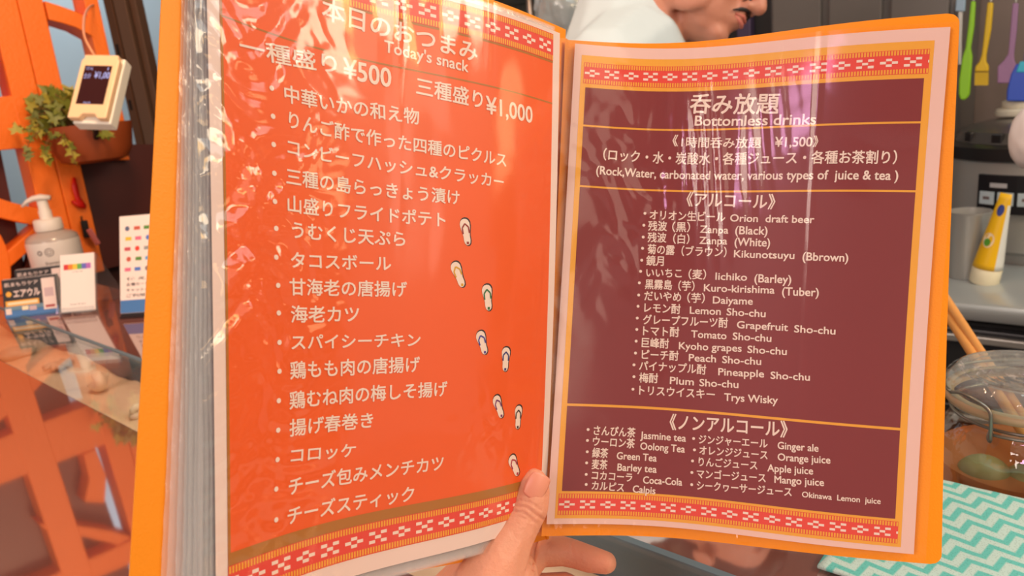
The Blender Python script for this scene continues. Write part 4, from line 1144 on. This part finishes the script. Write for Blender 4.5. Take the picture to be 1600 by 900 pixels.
# stack of white lids on the cooker
for k, (dx, rr, zz, lab) in enumerate([(0, .062, .2845, 'lowest and widest of the stacked white dishes on the cooker'), (.004, .054, .3015, 'middle white dish in the stack on the cooker'), (.012, .036, .3185, 'smallest white dish on top of the stack on the cooker')]):
    q = p + Vector((0, 0, 0)); m2 = rotz(stand_on(1592, 372, .86) + Vector((dx, 0, zz)), 0)
    bm = bmesh.new(); lathe(bm, [(0, 0), (rr, 0), (rr + .002, .003), (rr + .001, .013), (rr - .006, .0165), (rr - .016, .0165), (rr - .02, .0145), (0, .0145)], m2, 40)
    tag(bm_obj('plastic_dish', bm, mat('lid_white', rgb(226, 220, 200), .45), None, True, 40), lab, 'dish', 'white dishes on the cooker')

# hanging utensils in front of the back wall, on a rail
rail_t = 1.98
rail = thing('hanging_rail', st(.9, rail_t, 1.62), 'steel rail on the back wall carrying the cooking utensils', 'rail')
rz0 = on_t(1540, -60, rail_t).z
bm = bmesh.new(); tube(bm, [st(-.2, rail_t + .02, rz0), st(1.8, rail_t + .02, rz0)], .006, 10); bm_obj('rail_bar', bm, m_steel, rail, True)
for s in (-.1, .8, 1.7):
    bm = bmesh.new(); tube(bm, [st(s, rail_t + .02, rz0), st(s, 2.3, rz0)], .006, 8); bm_obj('rail_bracket', bm, m_steel, rail, True)
def utensil(name, pts, m, label, cat, widths, th, hookpx):
    """outline swept along px centreline on plane t = rail_t; widths in px; real thickness th"""
    root = thing(name, on_t(pts[-1][0], pts[-1][1], rail_t), label, cat, 'utensils hanging on the rail')
    L = []; R = []
    for (x, y), w in zip(pts, widths):
        L.append(on_t(x - w / 2, y, rail_t)); R.append(on_t(x + w / 2, y, rail_t))
    bm = bmesh.new(); prism(bm, [q - T_ * (th / 2) for q in L] + [q - T_ * (th / 2) for q in R[::-1]], T_ * th)
    return root, bm
def finish(root, bm, name, m, bev=.002):
    o = bm_obj(name, bm, m, root, True, 50); b = o.modifiers.new('ease', 'BEVEL'); b.width = bev; b.segments = 3; b.limit_method = 'ANGLE'; return o
def hang(root, x, y):
    a = on_t(x, y, rail_t); bm = bmesh.new()
    tube(bm, curve_pts([a, a + Vector((0, 0, .03)), Vector((a.x, a.y, rz0 + .004)) - T_ * .0, Vector((a.x, a.y, rz0 + .010)) + T_ * .022, Vector((a.x, a.y, rz0 - .006)) + T_ * .03], 6), .0022, 8)
    tag(bm_obj('hook', bm, m_steel, root, True), 'steel hook')
m_green = mat('silicone_green', rgb(140, 200, 34), .45); m_yel = mat('silicone_yellow', rgb(216, 178, 14), .45); m_pur = mat('silicone_purple', rgb(150, 110, 150), .45)
g, bm = utensil('green_spatula', [(1521, 2), (1518, 40), (1513, 75), (1512, 88), (1508, 125), (1507, 146), (1506, 153), (1505, 156)], m_green, 'long lime green spatula hanging nearest the menu', 'spatula', [7, 9, 8, 15, 18, 17, 12, 5], .012, None)
finish(g, bm, 'spatula_body', m_green, .003); hang(g, 1521, 2)
g, bm = utensil('yellow_brush', [(1548, 4), (1544, 45), (1538, 85), (1536, 96), (1535, 103), (1534, 112)], m_yel, 'yellow basting brush hanging second from the menu', 'brush', [9, 10, 7, 10, 20, 22], .012, None)
finish(g, bm, 'brush_handle', m_yel, .003)
bm = bmesh.new()
for k in range(9):
    x = 1525 + k * 2.3; prism(bm, [on_t(x - .9, 113, rail_t) - T_ * .006, on_t(x + .9, 113, rail_t) - T_ * .006, on_t(x + .6, 133, rail_t) - T_ * .006, on_t(x - 1.4, 133, rail_t) - T_ * .006], T_ * .012)
bm_obj('bristle', bm, m_yel, g); hang(g, 1548, 4)
g, bm = utensil('purple_turner', [(1587, 5), (1584, 45), (1580, 84), (1577, 94), (1574, 104), (1573, 130)], m_pur, 'mauve turner hanging between the yellow brush and the blue scraper', 'turner', [9, 10, 9, 16, 30, 29], .008, None)
finish(g, bm, 'turner_body', m_pur, .002); hang(g, 1587, 5)
g, bm = utensil('blue_scraper', [(1600, 100), (1593, 116), (1590, 140), (1590, 158)], m_pur, 'blue scraper hanging at the far right, in front of the white dishes', 'scraper', [24, 26, 32, 34], .012, None)
finish(g, bm, 'scraper_head', mat('scraper_blue', rgb(46, 84, 196), .4), .003)
bm = bmesh.new(); prism(bm, [on_t(x, y, rail_t) - T_ * .007 for x, y in ((1588, 113), (1612, 113), (1614, 96), (1594, 96))], T_ * .014); finish(g, bm, 'scraper_collar', mat('scraper_cyan', rgb(50, 180, 210), .4))
bm = bmesh.new(); prism(bm, [on_t(x, y, rail_t) - T_ * .004 for x, y in ((1600, 97), (1608, 97), (1616, 10), (1608, 10))], T_ * .008); finish(g, bm, 'handle', mat('scraper_blue', rgb(46, 84, 196), .4)); hang(g, 1612, 10)
g, bm = utensil('steel_turner', [(1502, -6), (1501, 20), (1500, 60), (1500, 101)], m_steel, 'slim steel tool with a pale blue grip hanging right behind the menu corner', 'turner', [6, 7, 6, 6], .004, None)
finish(g, bm, 'blade', m_steel, .001)
bm = bmesh.new(); prism(bm, [on_t(x, y, rail_t) - T_ * .006 for x, y in ((1493, 18), (1508, 18), (1509, -4), (1495, -4))], T_ * .012); finish(g, bm, 'grip', mat('grip_pale_blue', rgb(150, 176, 198), .45)); hang(g, 1502, -4)

# dark oven hood and wrapped stock on the back wall behind the cook
hood = thing('wall_unit', st(.35, 2.15, 1.3), 'dark grey wall unit on the back wall behind the cook', 'cabinet')
m_unit = mat('unit_dark', rgb(104, 98, 94), .4, vary=.2, vscale=7)
s0 = on_t(1205, 60, 2.0).dot(S_); s1 = on_t(1492, 30, 2.0).dot(S_)
bm = bmesh.new(); st_box(bm, s0, s1, 2.0, 2.29, 1.05, 2.2, .004); bm_obj('unit_body', bm, m_unit, hood)
for k in range(3):
    a = s0 + .01 + k * (s1 - s0) / 3
    bm = bmesh.new(); st_box(bm, a, a + (s1 - s0) / 3 - .02, 1.985, 2.0, 1.08, 1.56, .003); d_ = bm_obj('unit_door', bm, m_unit, hood)
    bm = bmesh.new(); st_box(bm, a + .02, a + (s1 - s0) / 3 - .04, 1.972, 1.986, 1.56 - .02, 1.56 - .008, .002); bm_obj('door_handle', bm, m_steel, d_)
fr = thing('upright_fridge', st(.1, 2.1, 0), 'dark fridge with upright steel trim behind the cook\'s face', 'fridge')
sa = on_t(1105, 60, 2.05).dot(S_); sb = s0 - .01
bm = bmesh.new(); st_box(bm, sa, sb, 2.03, 2.29, .87, 2.1, .004); bm_obj('fridge_body', bm, m_drk, fr)
bm = bmesh.new(); st_box(bm, sa + .045, sa + .075, 2.01, 2.03, .9, 2.0, .003); bm_obj('trim_strip', bm, m_steel_d, fr)
bm = bmesh.new(); st_box(bm, sa + .11, sa + .15, 2.00, 2.03, .95, 1.9, .004); tag(bm_obj('door_handle', bm, mat('handle_violet', rgb(70, 56, 84), .35), fr), 'violet grey upright handle')
# steel shelf with pipes and a bag of wrapped goods, left of the cook
sh_ = thing('steel_rack', st(-.7, 1.9, 0), 'grey steel rack with two upright pipes seen above the left menu page', 'rack')
sa = on_t(650, 20, 1.9).dot(S_); sb = on_t(850, 20, 1.9).dot(S_)
bm = bmesh.new(); st_box(bm, sa, sb, 2.1, 2.14, .87, 2.0, .003); bm_obj('back_panel', bm, mat('rack_grey', rgb(150, 152, 140), .4, metal=.3, vary=.2, vscale=6), sh_)
zr = on_t(760, 4, 1.9).z
bm = bmesh.new(); st_box(bm, sa, sb, 1.78, 2.14, zr, zr + .02, .003); bm_obj('rack_shelf', bm, m_steel_d, sh_)
for px in (829, 843):
    q = on_t(px, 25, 1.86); bm = bmesh.new(); tube(bm, [(q.x, q.y, .86), (q.x, q.y, 2.0)], .010, 16); bm_obj('pipe', bm, mat('pipe_steel', rgb(176, 160, 150), .3, metal=.6), sh_, True)
bag_c = at(893, 18, 1.55)
bm = bmesh.new(); r = bmesh.ops.create_icosphere(bm, subdivisions=5, radius=1)
for v in r['verts']:
    n0 = v.co.copy(); k = 1 + .10 * noise.noise(n0 * 2.0) + .07 * abs(noise.noise(n0 * 5)) + .035 * noise.noise(n0 * 12)
    v.co = bag_c + Vector((n0.x * .075 * k, n0.y * .06 * k, n0.z * .085 * k))
bag = bm_obj('plastic_bag', bm, mat('bag_clear_grey', rgb(150, 158, 160), .18, bump=.5, bscale=50, spec=.8), None, True)
tag(bag, 'crumpled clear plastic bag of goods left of the cook\'s shoulder', 'bag')
# the side table that carries it
sd = thing('side_stand', st(-.55, 1.5, 0), 'steel stand carrying the plastic bag beside the cook', 'stand')
zb = min(v.co.z for v in bag.data.vertices)
bm = bmesh.new(); mt = rotz((bag_c.x, bag_c.y, 0), BAR); box(bm, (-.13, -.12, zb - .02), (.13, .12, zb - .0005), mt, .003); bm_obj('stand_top', bm, m_steel_d, sd)
for sx in (-1, 1):
    for sy in (-1, 1):
        bm = bmesh.new(); tube(bm, [mt @ Vector((sx * .115, sy * .105, 0)), mt @ Vector((sx * .115, sy * .105, zb - .018))], .010, 10); bm_obj('leg', bm, m_steel_d, sd, True)

# ------------------------------------------------------------------ the preserving jar and chopsticks on the prep shelf
m_jarglass = film('jar_glass', 3.0, .03, tint=(.94, .97, .96, 1), bump=.5, bscale=55)
m_amber = bpy.data.materials.new('jar_amber_liquor'); m_amber.use_nodes = True
_n = m_amber.node_tree; _n.nodes.clear()
_o = _n.nodes.new('ShaderNodeOutputMaterial'); _t = _n.nodes.new('ShaderNodeBsdfTransparent'); _t.inputs[0].default_value = (.97, .62, .36, 1)
_d = _n.nodes.new('ShaderNodeBsdfTranslucent'); _d.inputs[0].default_value = (1.0, .55, .26, 1); _e = _n.nodes.new('ShaderNodeBsdfDiffuse'); _e.inputs[0].default_value = (1.0, .50, .24, 1)
_a = _n.nodes.new('ShaderNodeMixShader'); _b = _n.nodes.new('ShaderNodeMixShader'); _b.inputs[0].default_value = .55
_n.links.new(_d.outputs[0], _a.inputs[1]); _n.links.new(_e.outputs[0], _a.inputs[2])
_n.links.new(_t.outputs[0], _b.inputs[1]); _n.links.new(_a.outputs[0], _b.inputs[2]); _n.links.new(_b.outputs[0], _o.inputs[0])
jc = at(1604, 580, .62); jb = Vector((jc.x, jc.y, .8602)); jh = jc.z - .8602
jar = thing('preserving_jar', jb, 'glass clip-top preserving jar of amber liquor with fruit beside the green towel', 'jar')
mt = rotz(jb, 0)
bm = bmesh.new(); lathe(bm, [(.0, .001), (.055, .001), (.063, .007), (.066, .02), (.066, jh - .064), (.063, jh - .054), (.055, jh - .044), (.0525, jh - .040), (.0525, jh - .030), (.058, jh - .027), (.0585, jh - .020)], mt, 64)
for f in list(bm.faces):
    if len(f.verts) > 4: bm.faces.remove(f)
bm_obj('jar_body', bm, m_jarglass, jar, True)
bm = bmesh.new(); lathe(bm, [(0, .005), (.054, .005), (.0615, .010), (.0640, .02), (.0640, jh - .080), (0, jh - .080)], mt, 48); tag(bm_obj('liquor', bm, m_amber, jar, True, 40), 'amber liquor')
bm = bmesh.new(); lathe(bm, [(.0585, jh - .0185), (.0600, jh - .016), (.0600, jh - .009), (.0575, jh - .005), (.052, jh - .0005), (.048, jh + .001), (.0445, jh - .003), (.041, jh + .0005), (.037, jh - .004), (.033, jh - .0005), (.029, jh - .005), (.025, jh - .0015), (.021, jh - .006), (.017, jh - .002), (.012, jh - .0055), (.006, jh - .003), (.0, jh - .0045)], mt, 64)
for f in list(bm.faces):
    if len(f.verts) > 4: bm.faces.remove(f)
bm_obj('jar_lid', bm, film('jar_lid_glass', 2.2, .06, tint=(.84, .92, .89, 1), bump=1.0, bscale=46, milk=.22), jar, True)
bm = bmesh.new(); lathe(bm, [(.0525, jh - .0265), (.0592, jh - .0255), (.0592, jh - .0190), (.0525, jh - .0185)], mt, 64); [bm.faces.remove(f) for f in list(bm.faces) if len(f.verts) > 4]; tag(bm_obj('seal_ring', bm, mat('seal_pale', rgb(206, 176, 140), .4), jar, True), 'pale rubber seal')
m_wire = mat('jar_wire', rgb(150, 146, 136), .3, metal=.8)
toc = math.atan2(-jb.y, -jb.x)
def jp(a, r, z): return mt @ Vector((r * math.cos(a), r * math.sin(a), z))
bm = bmesh.new(); tube(bm, [jp(2 * math.pi * k / 48, .0540, jh - .0345) for k in range(48)], .0014, 8, closed=True)
tube(bm, curve_pts([jp(toc - 1.0, .0605, jh - .014), jp(toc - .75, .0612, jh - .009), jp(toc - .5, .0616, jh - .011), jp(toc - .36, .0622, jh - .016), jp(toc - .33, .0628, jh - .026), jp(toc - .33, .0620, jh - .041), jp(toc - .37, .0600, jh - .0395), jp(toc - .37, .056, jh - .034)], 6), .0015, 8)
tube(bm, [jp(toc - 1.0 - k * .12, .0605, jh - .014) for k in range(20)], .0013, 8)
tube(bm, [jp(toc - .35 + k * .1, .0608, jh - .036) for k in range(12)], .0013, 8)
bm_obj('wire_bail', bm, m_wire, jar, True)
bm = bmesh.new()
for k, (a, r, z) in enumerate([(toc - .62, .041, jh - .086), (toc + .3, .03, jh - .090), (toc + 1.6, .04, jh - .092)]):
    q = bmesh.ops.create_icosphere(bm, subdivisions=3, radius=1)
    for v in q['verts']: v.co = jp(a, r, z) + Vector((v.co.x * .021, v.co.y * .021, v.co.z * .017))
tag(bm_obj('fruit', bm, mat('fruit_olive', rgb(150, 146, 96), .4, vary=.15, vscale=40), jar, True), 'olive green fruit floating at the liquor surface')
# chopsticks leaning over the prep shelf
m_wood = mat('wood_light', rgb(226, 158, 84), .5, vary=.12, vscale=20, bstretch=(1, 1, .2))
for k, (a, b, lab) in enumerate([((1470, 455, .86), (1536, 556, .74), 'upper of the two wooden cooking chopsticks behind the jar'), ((1466, 470, .86), (1524, 560, .74), 'lower of the two wooden cooking chopsticks behind the jar')]):
    pa, pb2 = at(*a), at(*b); dv = (pb2 - pa)
    kz = (.8645 - pb2.z) / dv.z if abs(dv.z) > 1e-6 else 0
    end = pb2 + dv * min(max(kz, 0), 3)
    bm = bmesh.new(); tube(bm, [pa - dv * .9, pa, pb2, end], [.0052, .0050, .0046, .0040], 12)
    tag(bm_obj('cooking_chopstick', bm, m_wood, None, True), lab, 'chopsticks', 'wooden cooking chopsticks')

# striped towel on the bar
def towel_mat():
    m = bpy.data.materials.new('towel_mint_waves'); m.use_nodes = True; nt = m.node_tree; b = nt.nodes['Principled BSDF']; b.inputs['Roughness'].default_value = .9
    tc = nt.nodes.new('ShaderNodeTexCoord'); mp = nt.nodes.new('ShaderNodeMapping'); mp.inputs['Rotation'].default_value = (0, 0, math.radians(6)); nt.links.new(tc.outputs['Object'], mp.inputs[0])
    sx = nt.nodes.new('ShaderNodeSeparateXYZ'); nt.links.new(mp.outputs[0], sx.inputs[0])
    def mth(op, a, b2=None):
        n = nt.nodes.new('ShaderNodeMath'); n.operation = op
        for i, v in enumerate((a, b2)):
            if v is None: continue
            if isinstance(v, (int, float)): n.inputs[i].default_value = v
            else: nt.links.new(v, n.inputs[i])
        return n.outputs[0]
    zig = mth('MULTIPLY', mth('PINGPONG', mth('MULTIPLY', sx.outputs[0], 1.0), .011), 1.0)
    ph = mth('SINE', mth('MULTIPLY', mth('ADD', sx.outputs[1], zig), 2 * math.pi / .0145))
    rp = nt.nodes.new('ShaderNodeValToRGB'); e = rp.color_ramp.elements
    e[0].position = .40; e[0].color = rgb(184, 212, 208); e[1].position = .75; e[1].color = rgb(98, 190, 184)
    nt.links.new(mth('ADD', mth('MULTIPLY', ph, .5), .5), rp.inputs[0])
    vo = nt.nodes.new('ShaderNodeTexVoronoi'); vo.inputs['Scale'].default_value = 700; nt.links.new(tc.outputs['Object'], vo.inputs['Vector'])
    mx = nt.nodes.new('ShaderNodeMix'); mx.data_type = 'RGBA'; mx.blend_type = 'MULTIPLY'; mx.inputs['Factor'].default_value = .55
    r2 = nt.nodes.new('ShaderNodeValToRGB'); r2.color_ramp.elements[0].position = .1; r2.color_ramp.elements[0].color = (.35, .45, .42, 1); r2.color_ramp.elements[1].position = .4
    nt.links.new(vo.outputs['Distance'], r2.inputs[0]); nt.links.new(rp.outputs[0], mx.inputs['A']); nt.links.new(r2.outputs[0], mx.inputs['B'])
    nt.links.new(mx.outputs['Result'], b.inputs['Base Color'])
    return m
tw = thing('mint_towel', st(.1, .54, TZ), 'mint and white wavy striped towel lying on the bar at the right', 'towel')
s_left = onz(1425, 884, TZ).dot(S_) - .05
vs = []; fs = []; nu, nv = 70, 50
for i in range(nu + 1):
    for j in range(nv + 1):
        s = s_left + .40 * i / nu; t = .45 + .160 * j / nv
        z = TZ + .0045 + .0025 * noise.noise(Vector((s * 14, t * 14, 2))) + .0006 * noise.noise(Vector((s * 60, t * 60, 5)))
        # slanted near edge of the cloth
        vs.append(st(s, t, z))
for i in range(nu):
    for j in range(nv):
        a = i * (nv + 1) + j; fs.append((a, a + 1, a + nv + 2, a + nv + 1))
o = mesh_py('towel_cloth', vs, fs, [towel_mat()], tw, True); md = o.modifiers.new('thick', 'SOLIDIFY'); md.thickness = .0022; md.offset = 1

# white rounded thing at the right edge
bl = at(1617, 216, .98)
bm = bmesh.new(); r = bmesh.ops.create_icosphere(bm, subdivisions=4, radius=1)
for v in r['verts']:
    n0 = v.co.copy(); k = 1 + .05 * noise.noise(n0 * 3)
    v.co = bl + Vector((n0.x * .030 * k, n0.y * .030 * k, n0.z * (.046 if n0.z > 0 else .042) * k))
wb = thing('white_bundle', bl, 'white rounded bundle hanging into view at the right edge', 'bundle')
bm_obj('bundle_body', bm, mat('bundle_white', rgb(240, 226, 220), .5), wb, True)
bm = bmesh.new(); tube(bm, [bl + Vector((0, 0, .04)), bl + Vector((.0, .0, 1.19))], .0025, 8); bm_obj('cord', bm, m_white, wb, True)

# ------------------------------------------------------------------ the cook
m_face = mat('cook_skin', rgb(196, 132, 108), .5, bump=.2, bscale=160, vary=.08, vscale=25, sss=.1)
m_shirt = mat('shirt_white', rgb(206, 220, 226), .8, bump=.35, bscale=26, vary=.04)
m_hair = mat('hair_black', rgb(26, 20, 18), .5, bump=.6, bscale=220)
m_trs = mat('trousers_dark', rgb(40, 40, 46), .8)
chin = at(1133, 62, 1.11)
fw = cd((.80, -.40, -.42)).normalized(); upv = cd((.42, .88, -.02)); upv = (upv - fw * upv.dot(fw)).normalized(); lf = upv.cross(fw)
HM = tmat((0, 0, 0), fw, lf, upv)                    # head frame: x face, y his left, z crown
off_ = HM @ Vector((.088, 0, .018)); HM.translation = chin - off_
R3 = HM.to_3x3()
def hv(x, y, z): return HM @ Vector((x, y, z))
foot0 = st(.0, 1.12, 0)
person = thing('person', foot0, 'cook in a white T-shirt with a moustache bending down behind the bar', 'person')
E_ = []
def el(x, y, z, a, b, c): E_.append((hv(x, y, z), (a, b, c), R3))
el(-.010, 0, .150, .098, .076, .085); el(.030, 0, .110, .062, .066, .075); el(.045, 0, .060, .046, .054, .052)
el(.040, 0, .030, .042, .042, .026); el(.072, 0, .020, .020, .026, .016); el(.076, 0, .050, .020, .028, .022)       # jaw, chin, mouth area
el(.093, 0, .056, .010, .020, .006); el(.092, 0, .046, .010, .018, .006)                                          # lips
for s in (-1, 1):
    el(.062, s * .040, .088, .028, .022, .026); el(-.012, s * .076, .098, .018, .007, .030); el(.076, s * .030, .136, .014, .026, .010)
    el(.020, s * .052, .050, .040, .014, .032); el(.100, s * .011, .072, .010, .008, .008)
ch_ = [[(hv(.090, 0, .122), .008), (hv(.108, 0, .094), .0105), (hv(.114, 0, .078), .0125)]]
neck0 = hv(-.030, 0, .060)
neckb = at(1010, 75, 1.15); 
ch_.append([(hv(-.02, 0, .07), .056), (hv(-.035, 0, .03), .054), (neckb, .060)])
# torso and arms under the shirt, as one continuous skin with the head
shR = at(948, 118, 1.07); shL = at(1045, 120, 1.30); chest = at(985, 230, 1.19); waist = at(930, 520, 1.25)
hipc = Vector((waist.x - .02, waist.y + .02, .93))
elR = at(1030, 340, 1.08); wrR = at(1180, 330, 1.17); elL = at(1150, 360, 1.28); wrL = at(1240, 330, 1.26)
ch_ += [[(neckb, .06), (chest, .10), (waist, .11), (hipc, .115)], [(neckb, .05), (shR, .055), (elR, .040), (wrR, .027)], [(neckb, .05), (shL, .055), (elL, .040), (wrL, .027)]]
for w_, e_, sg in ((wrR, elR, 1), (wrL, elL, -1)):
    d = (w_ - e_).normalized(); side = d.cross(Vector((0, 0, 1))).normalized() * sg; dn_ = Vector((0, 0, -1))
    palm = w_ + d * .045
    ch_.append([(w_, .026), (palm, .027), (palm + d * .03, .024)])
    for k, (o_, l) in enumerate([(-.026, .052), (-.009, .062), (.009, .058), (.026, .045)]):
        b0 = palm + side * o_ + d * .03; ch_.append([(palm + side * o_ * .6, .013), (b0, .0100), (b0 + d * l * .55 + dn_ * l * .15, .0085), (b0 + d * l * .8 + dn_ * l * .55, .0075)])
    ch_.append([(w_ + d * .015 - side * .012, .014), (palm - side * .035, .0105), (palm - side * .045 + d * .03 + dn_ * .01, .0085)])
for sg in (-1, 1):
    hp_ = hipc + S_ * (.02) + Vector((T_.x, T_.y, 0)) * sg * .085
    kn = Vector((hp_.x + .03, hp_.y, .50)); an = Vector((hp_.x - .01, hp_.y, .07))
    ch_.append([(hp_, .085), (kn, .058), (an, .040), (an + S_ * .15 - Vector((0, 0, .03)), .036)])
body('skin', ch_, E_, .0045, 3, [m_face], person)
# shirt
sR = shR.lerp(elR, .55); sL = shL.lerp(elL, .55)
shc = [[(at(968, 14, 1.18), .070), (at(972, 60, 1.175), .088), (at(975, 110, 1.17), .108), (chest, .132), (waist, .140), (hipc, .138)],
       [(at(985, 90, 1.14), .085), (shR, .075), (shR.lerp(elR, .3), .064), (sR, .060)], [(at(1000, 100, 1.20), .085), (shL, .075), (shL.lerp(elL, .3), .064), (sL, .060)]]
o = body('shirt', shc, [], .006, 4, [m_shirt], person); o['label'] = 'white T-shirt'
trs = []
for sg in (-1, 1):
    hp_ = hipc + S_ * (.02) + Vector((T_.x, T_.y, 0)) * sg * .085
    kn = Vector((hp_.x + .03, hp_.y, .50)); an = Vector((hp_.x - .01, hp_.y, .12)); trs.append([(hp_ + Vector((0, 0, .05)), .105), (kn, .074), (an, .062)])
body('trousers', trs, [(hipc, (.13, .13, .09), None)], .009, 3, [m_trs], person)
for sg in (-1, 1):
    hp_ = hipc + S_ * (.02) + Vector((T_.x, T_.y, 0)) * sg * .085
    an = Vector((hp_.x - .01, hp_.y, .045)); body('shoe', [[(an - S_ * .04, .043), (an + S_ * .06, .043), (an + S_ * .17 - Vector((0, 0, .008)), .036)]], [], .007, 2, [m_drk], person)
# hair, brows, moustache, eyes
hr = []
def he(x, y, z, a, b, c): hr.append((hv(x, y, z), (a, b, c), R3))
he(-.022, 0, .160, .100, .083, .086); he(.035, 0, .205, .060, .066, .038); he(-.060, 0, .110, .062, .070, .070)
body('hair', [], hr, .006, 2, [m_hair], person)
bm = bmesh.new()
for s in (-1, 1):
    tube(bm, [hv(.1035, 0, .0655), hv(.1020, s * .010, .0650), hv(.0960, s * .020, .0600), hv(.0880, s * .028, .0520)], [.0022, .0032, .0026, .0010], 10)
tag(bm_obj('moustache', bm, m_hair, person, True), 'thin black moustache')
for s in (-1, 1):
    bm = bmesh.new(); tube(bm, [hv(.091, s * .014, .138), hv(.088, s * .030, .142), hv(.076, s * .048, .137)], [.003, .0035, .002], 8)
    bm_obj('eyebrow', bm, m_hair, person, True)
for s in (-1, 1):
    bm = bmesh.new(); q = bmesh.ops.create_uvsphere(bm, u_segments=20, v_segments=14, radius=.0115)
    cen = hv(.079, s * .031, .116)
    for v in q['verts']: v.co = R3 @ v.co + cen
    for f in bm.faces:
        d = (R3.inverted() @ (f.calc_center_median() - cen)).normalized(); f.material_index = 2 if d.x > .955 else (1 if d.x > .86 else 0)
    bm_obj('eye', bm, [mat('eye_white', rgb(232, 226, 220), .2), mat('eye_brown', rgb(70, 40, 26), .2), m_drk], person, True)
# lips
bm = bmesh.new()
tube(bm, [hv(.092, -.020, .052), hv(.1005, -.008, .0552), hv(.1015, 0, .0542), hv(.1005, .008, .0552), hv(.092, .020, .052)], [.001, .0032, .003, .0032, .001], 8)
tube(bm, [hv(.091, -.018, .050), hv(.0995, -.008, .0465), hv(.1005, 0, .046), hv(.0995, .008, .0465), hv(.091, .018, .050)], [.001, .0034, .0038, .0034, .001], 8)
tag(bm_obj('lips', bm, mat('lip_skin', rgb(196, 112, 98), .45), person, True), 'closed lips')
bake_bodies()
# skin folds over the thumb joint and the finger joints
def fold(o, lines, width, depth):
    me = o.data; n = len(me.vertices)
    co = np.empty(n * 3); me.vertices.foreach_get('co', co); co = co.reshape(-1, 3)
    no = np.array([v.normal[:] for v in me.vertices])
    wco = co + np.array(o.matrix_world.translation)[None, :] * 0
    wm = np.array((o.parent.matrix_basis @ o.matrix_basis)); wco = co @ wm[:3, :3].T + wm[:3, 3]
    q = (wco - np.array([0, 0, ZC])) @ M
    px = 800 + F * q[:, 0] / q[:, 2]; py = 450 - F * q[:, 1] / q[:, 2]
    facing = ((wco - np.array([0, 0, ZC])) * no).sum(1) < 0
    sh = np.zeros(n)
    for pts, amp in lines:
        best = np.full(n, 1e9)
        for (x0, y0), (x1, y1) in zip(pts[:-1], pts[1:]):
            dx, dy = x1 - x0, y1 - y0; t = np.clip(((px - x0) * dx + (py - y0) * dy) / (dx * dx + dy * dy), 0, 1)
            best = np.minimum(best, np.hypot(px - x0 - t * dx, py - y0 - t * dy))
        sh = np.maximum(sh, amp * np.exp(-(best / width) ** 2))
    co -= no * (sh * facing * depth)[:, None]
    me.vertices.foreach_set('co', co.ravel()); me.update()
fold(hand_skin, [([(789, 795), (805, 789), (822, 792), (836, 803), (850, 812)], 1), ([(786, 803), (800, 797), (818, 801), (832, 812)], .8), ([(795, 787), (812, 781), (830, 786), (846, 797)], .7), ([(808, 806), (826, 813), (840, 818)], .6), ([(843, 836), (839, 850), (836, 868), (834, 890)], 2.2), ([(895, 842), (893, 852), (894, 864)], .5), ([(822, 752), (826, 764), (836, 773), (848, 776)], .7)], 1.9, .0011)
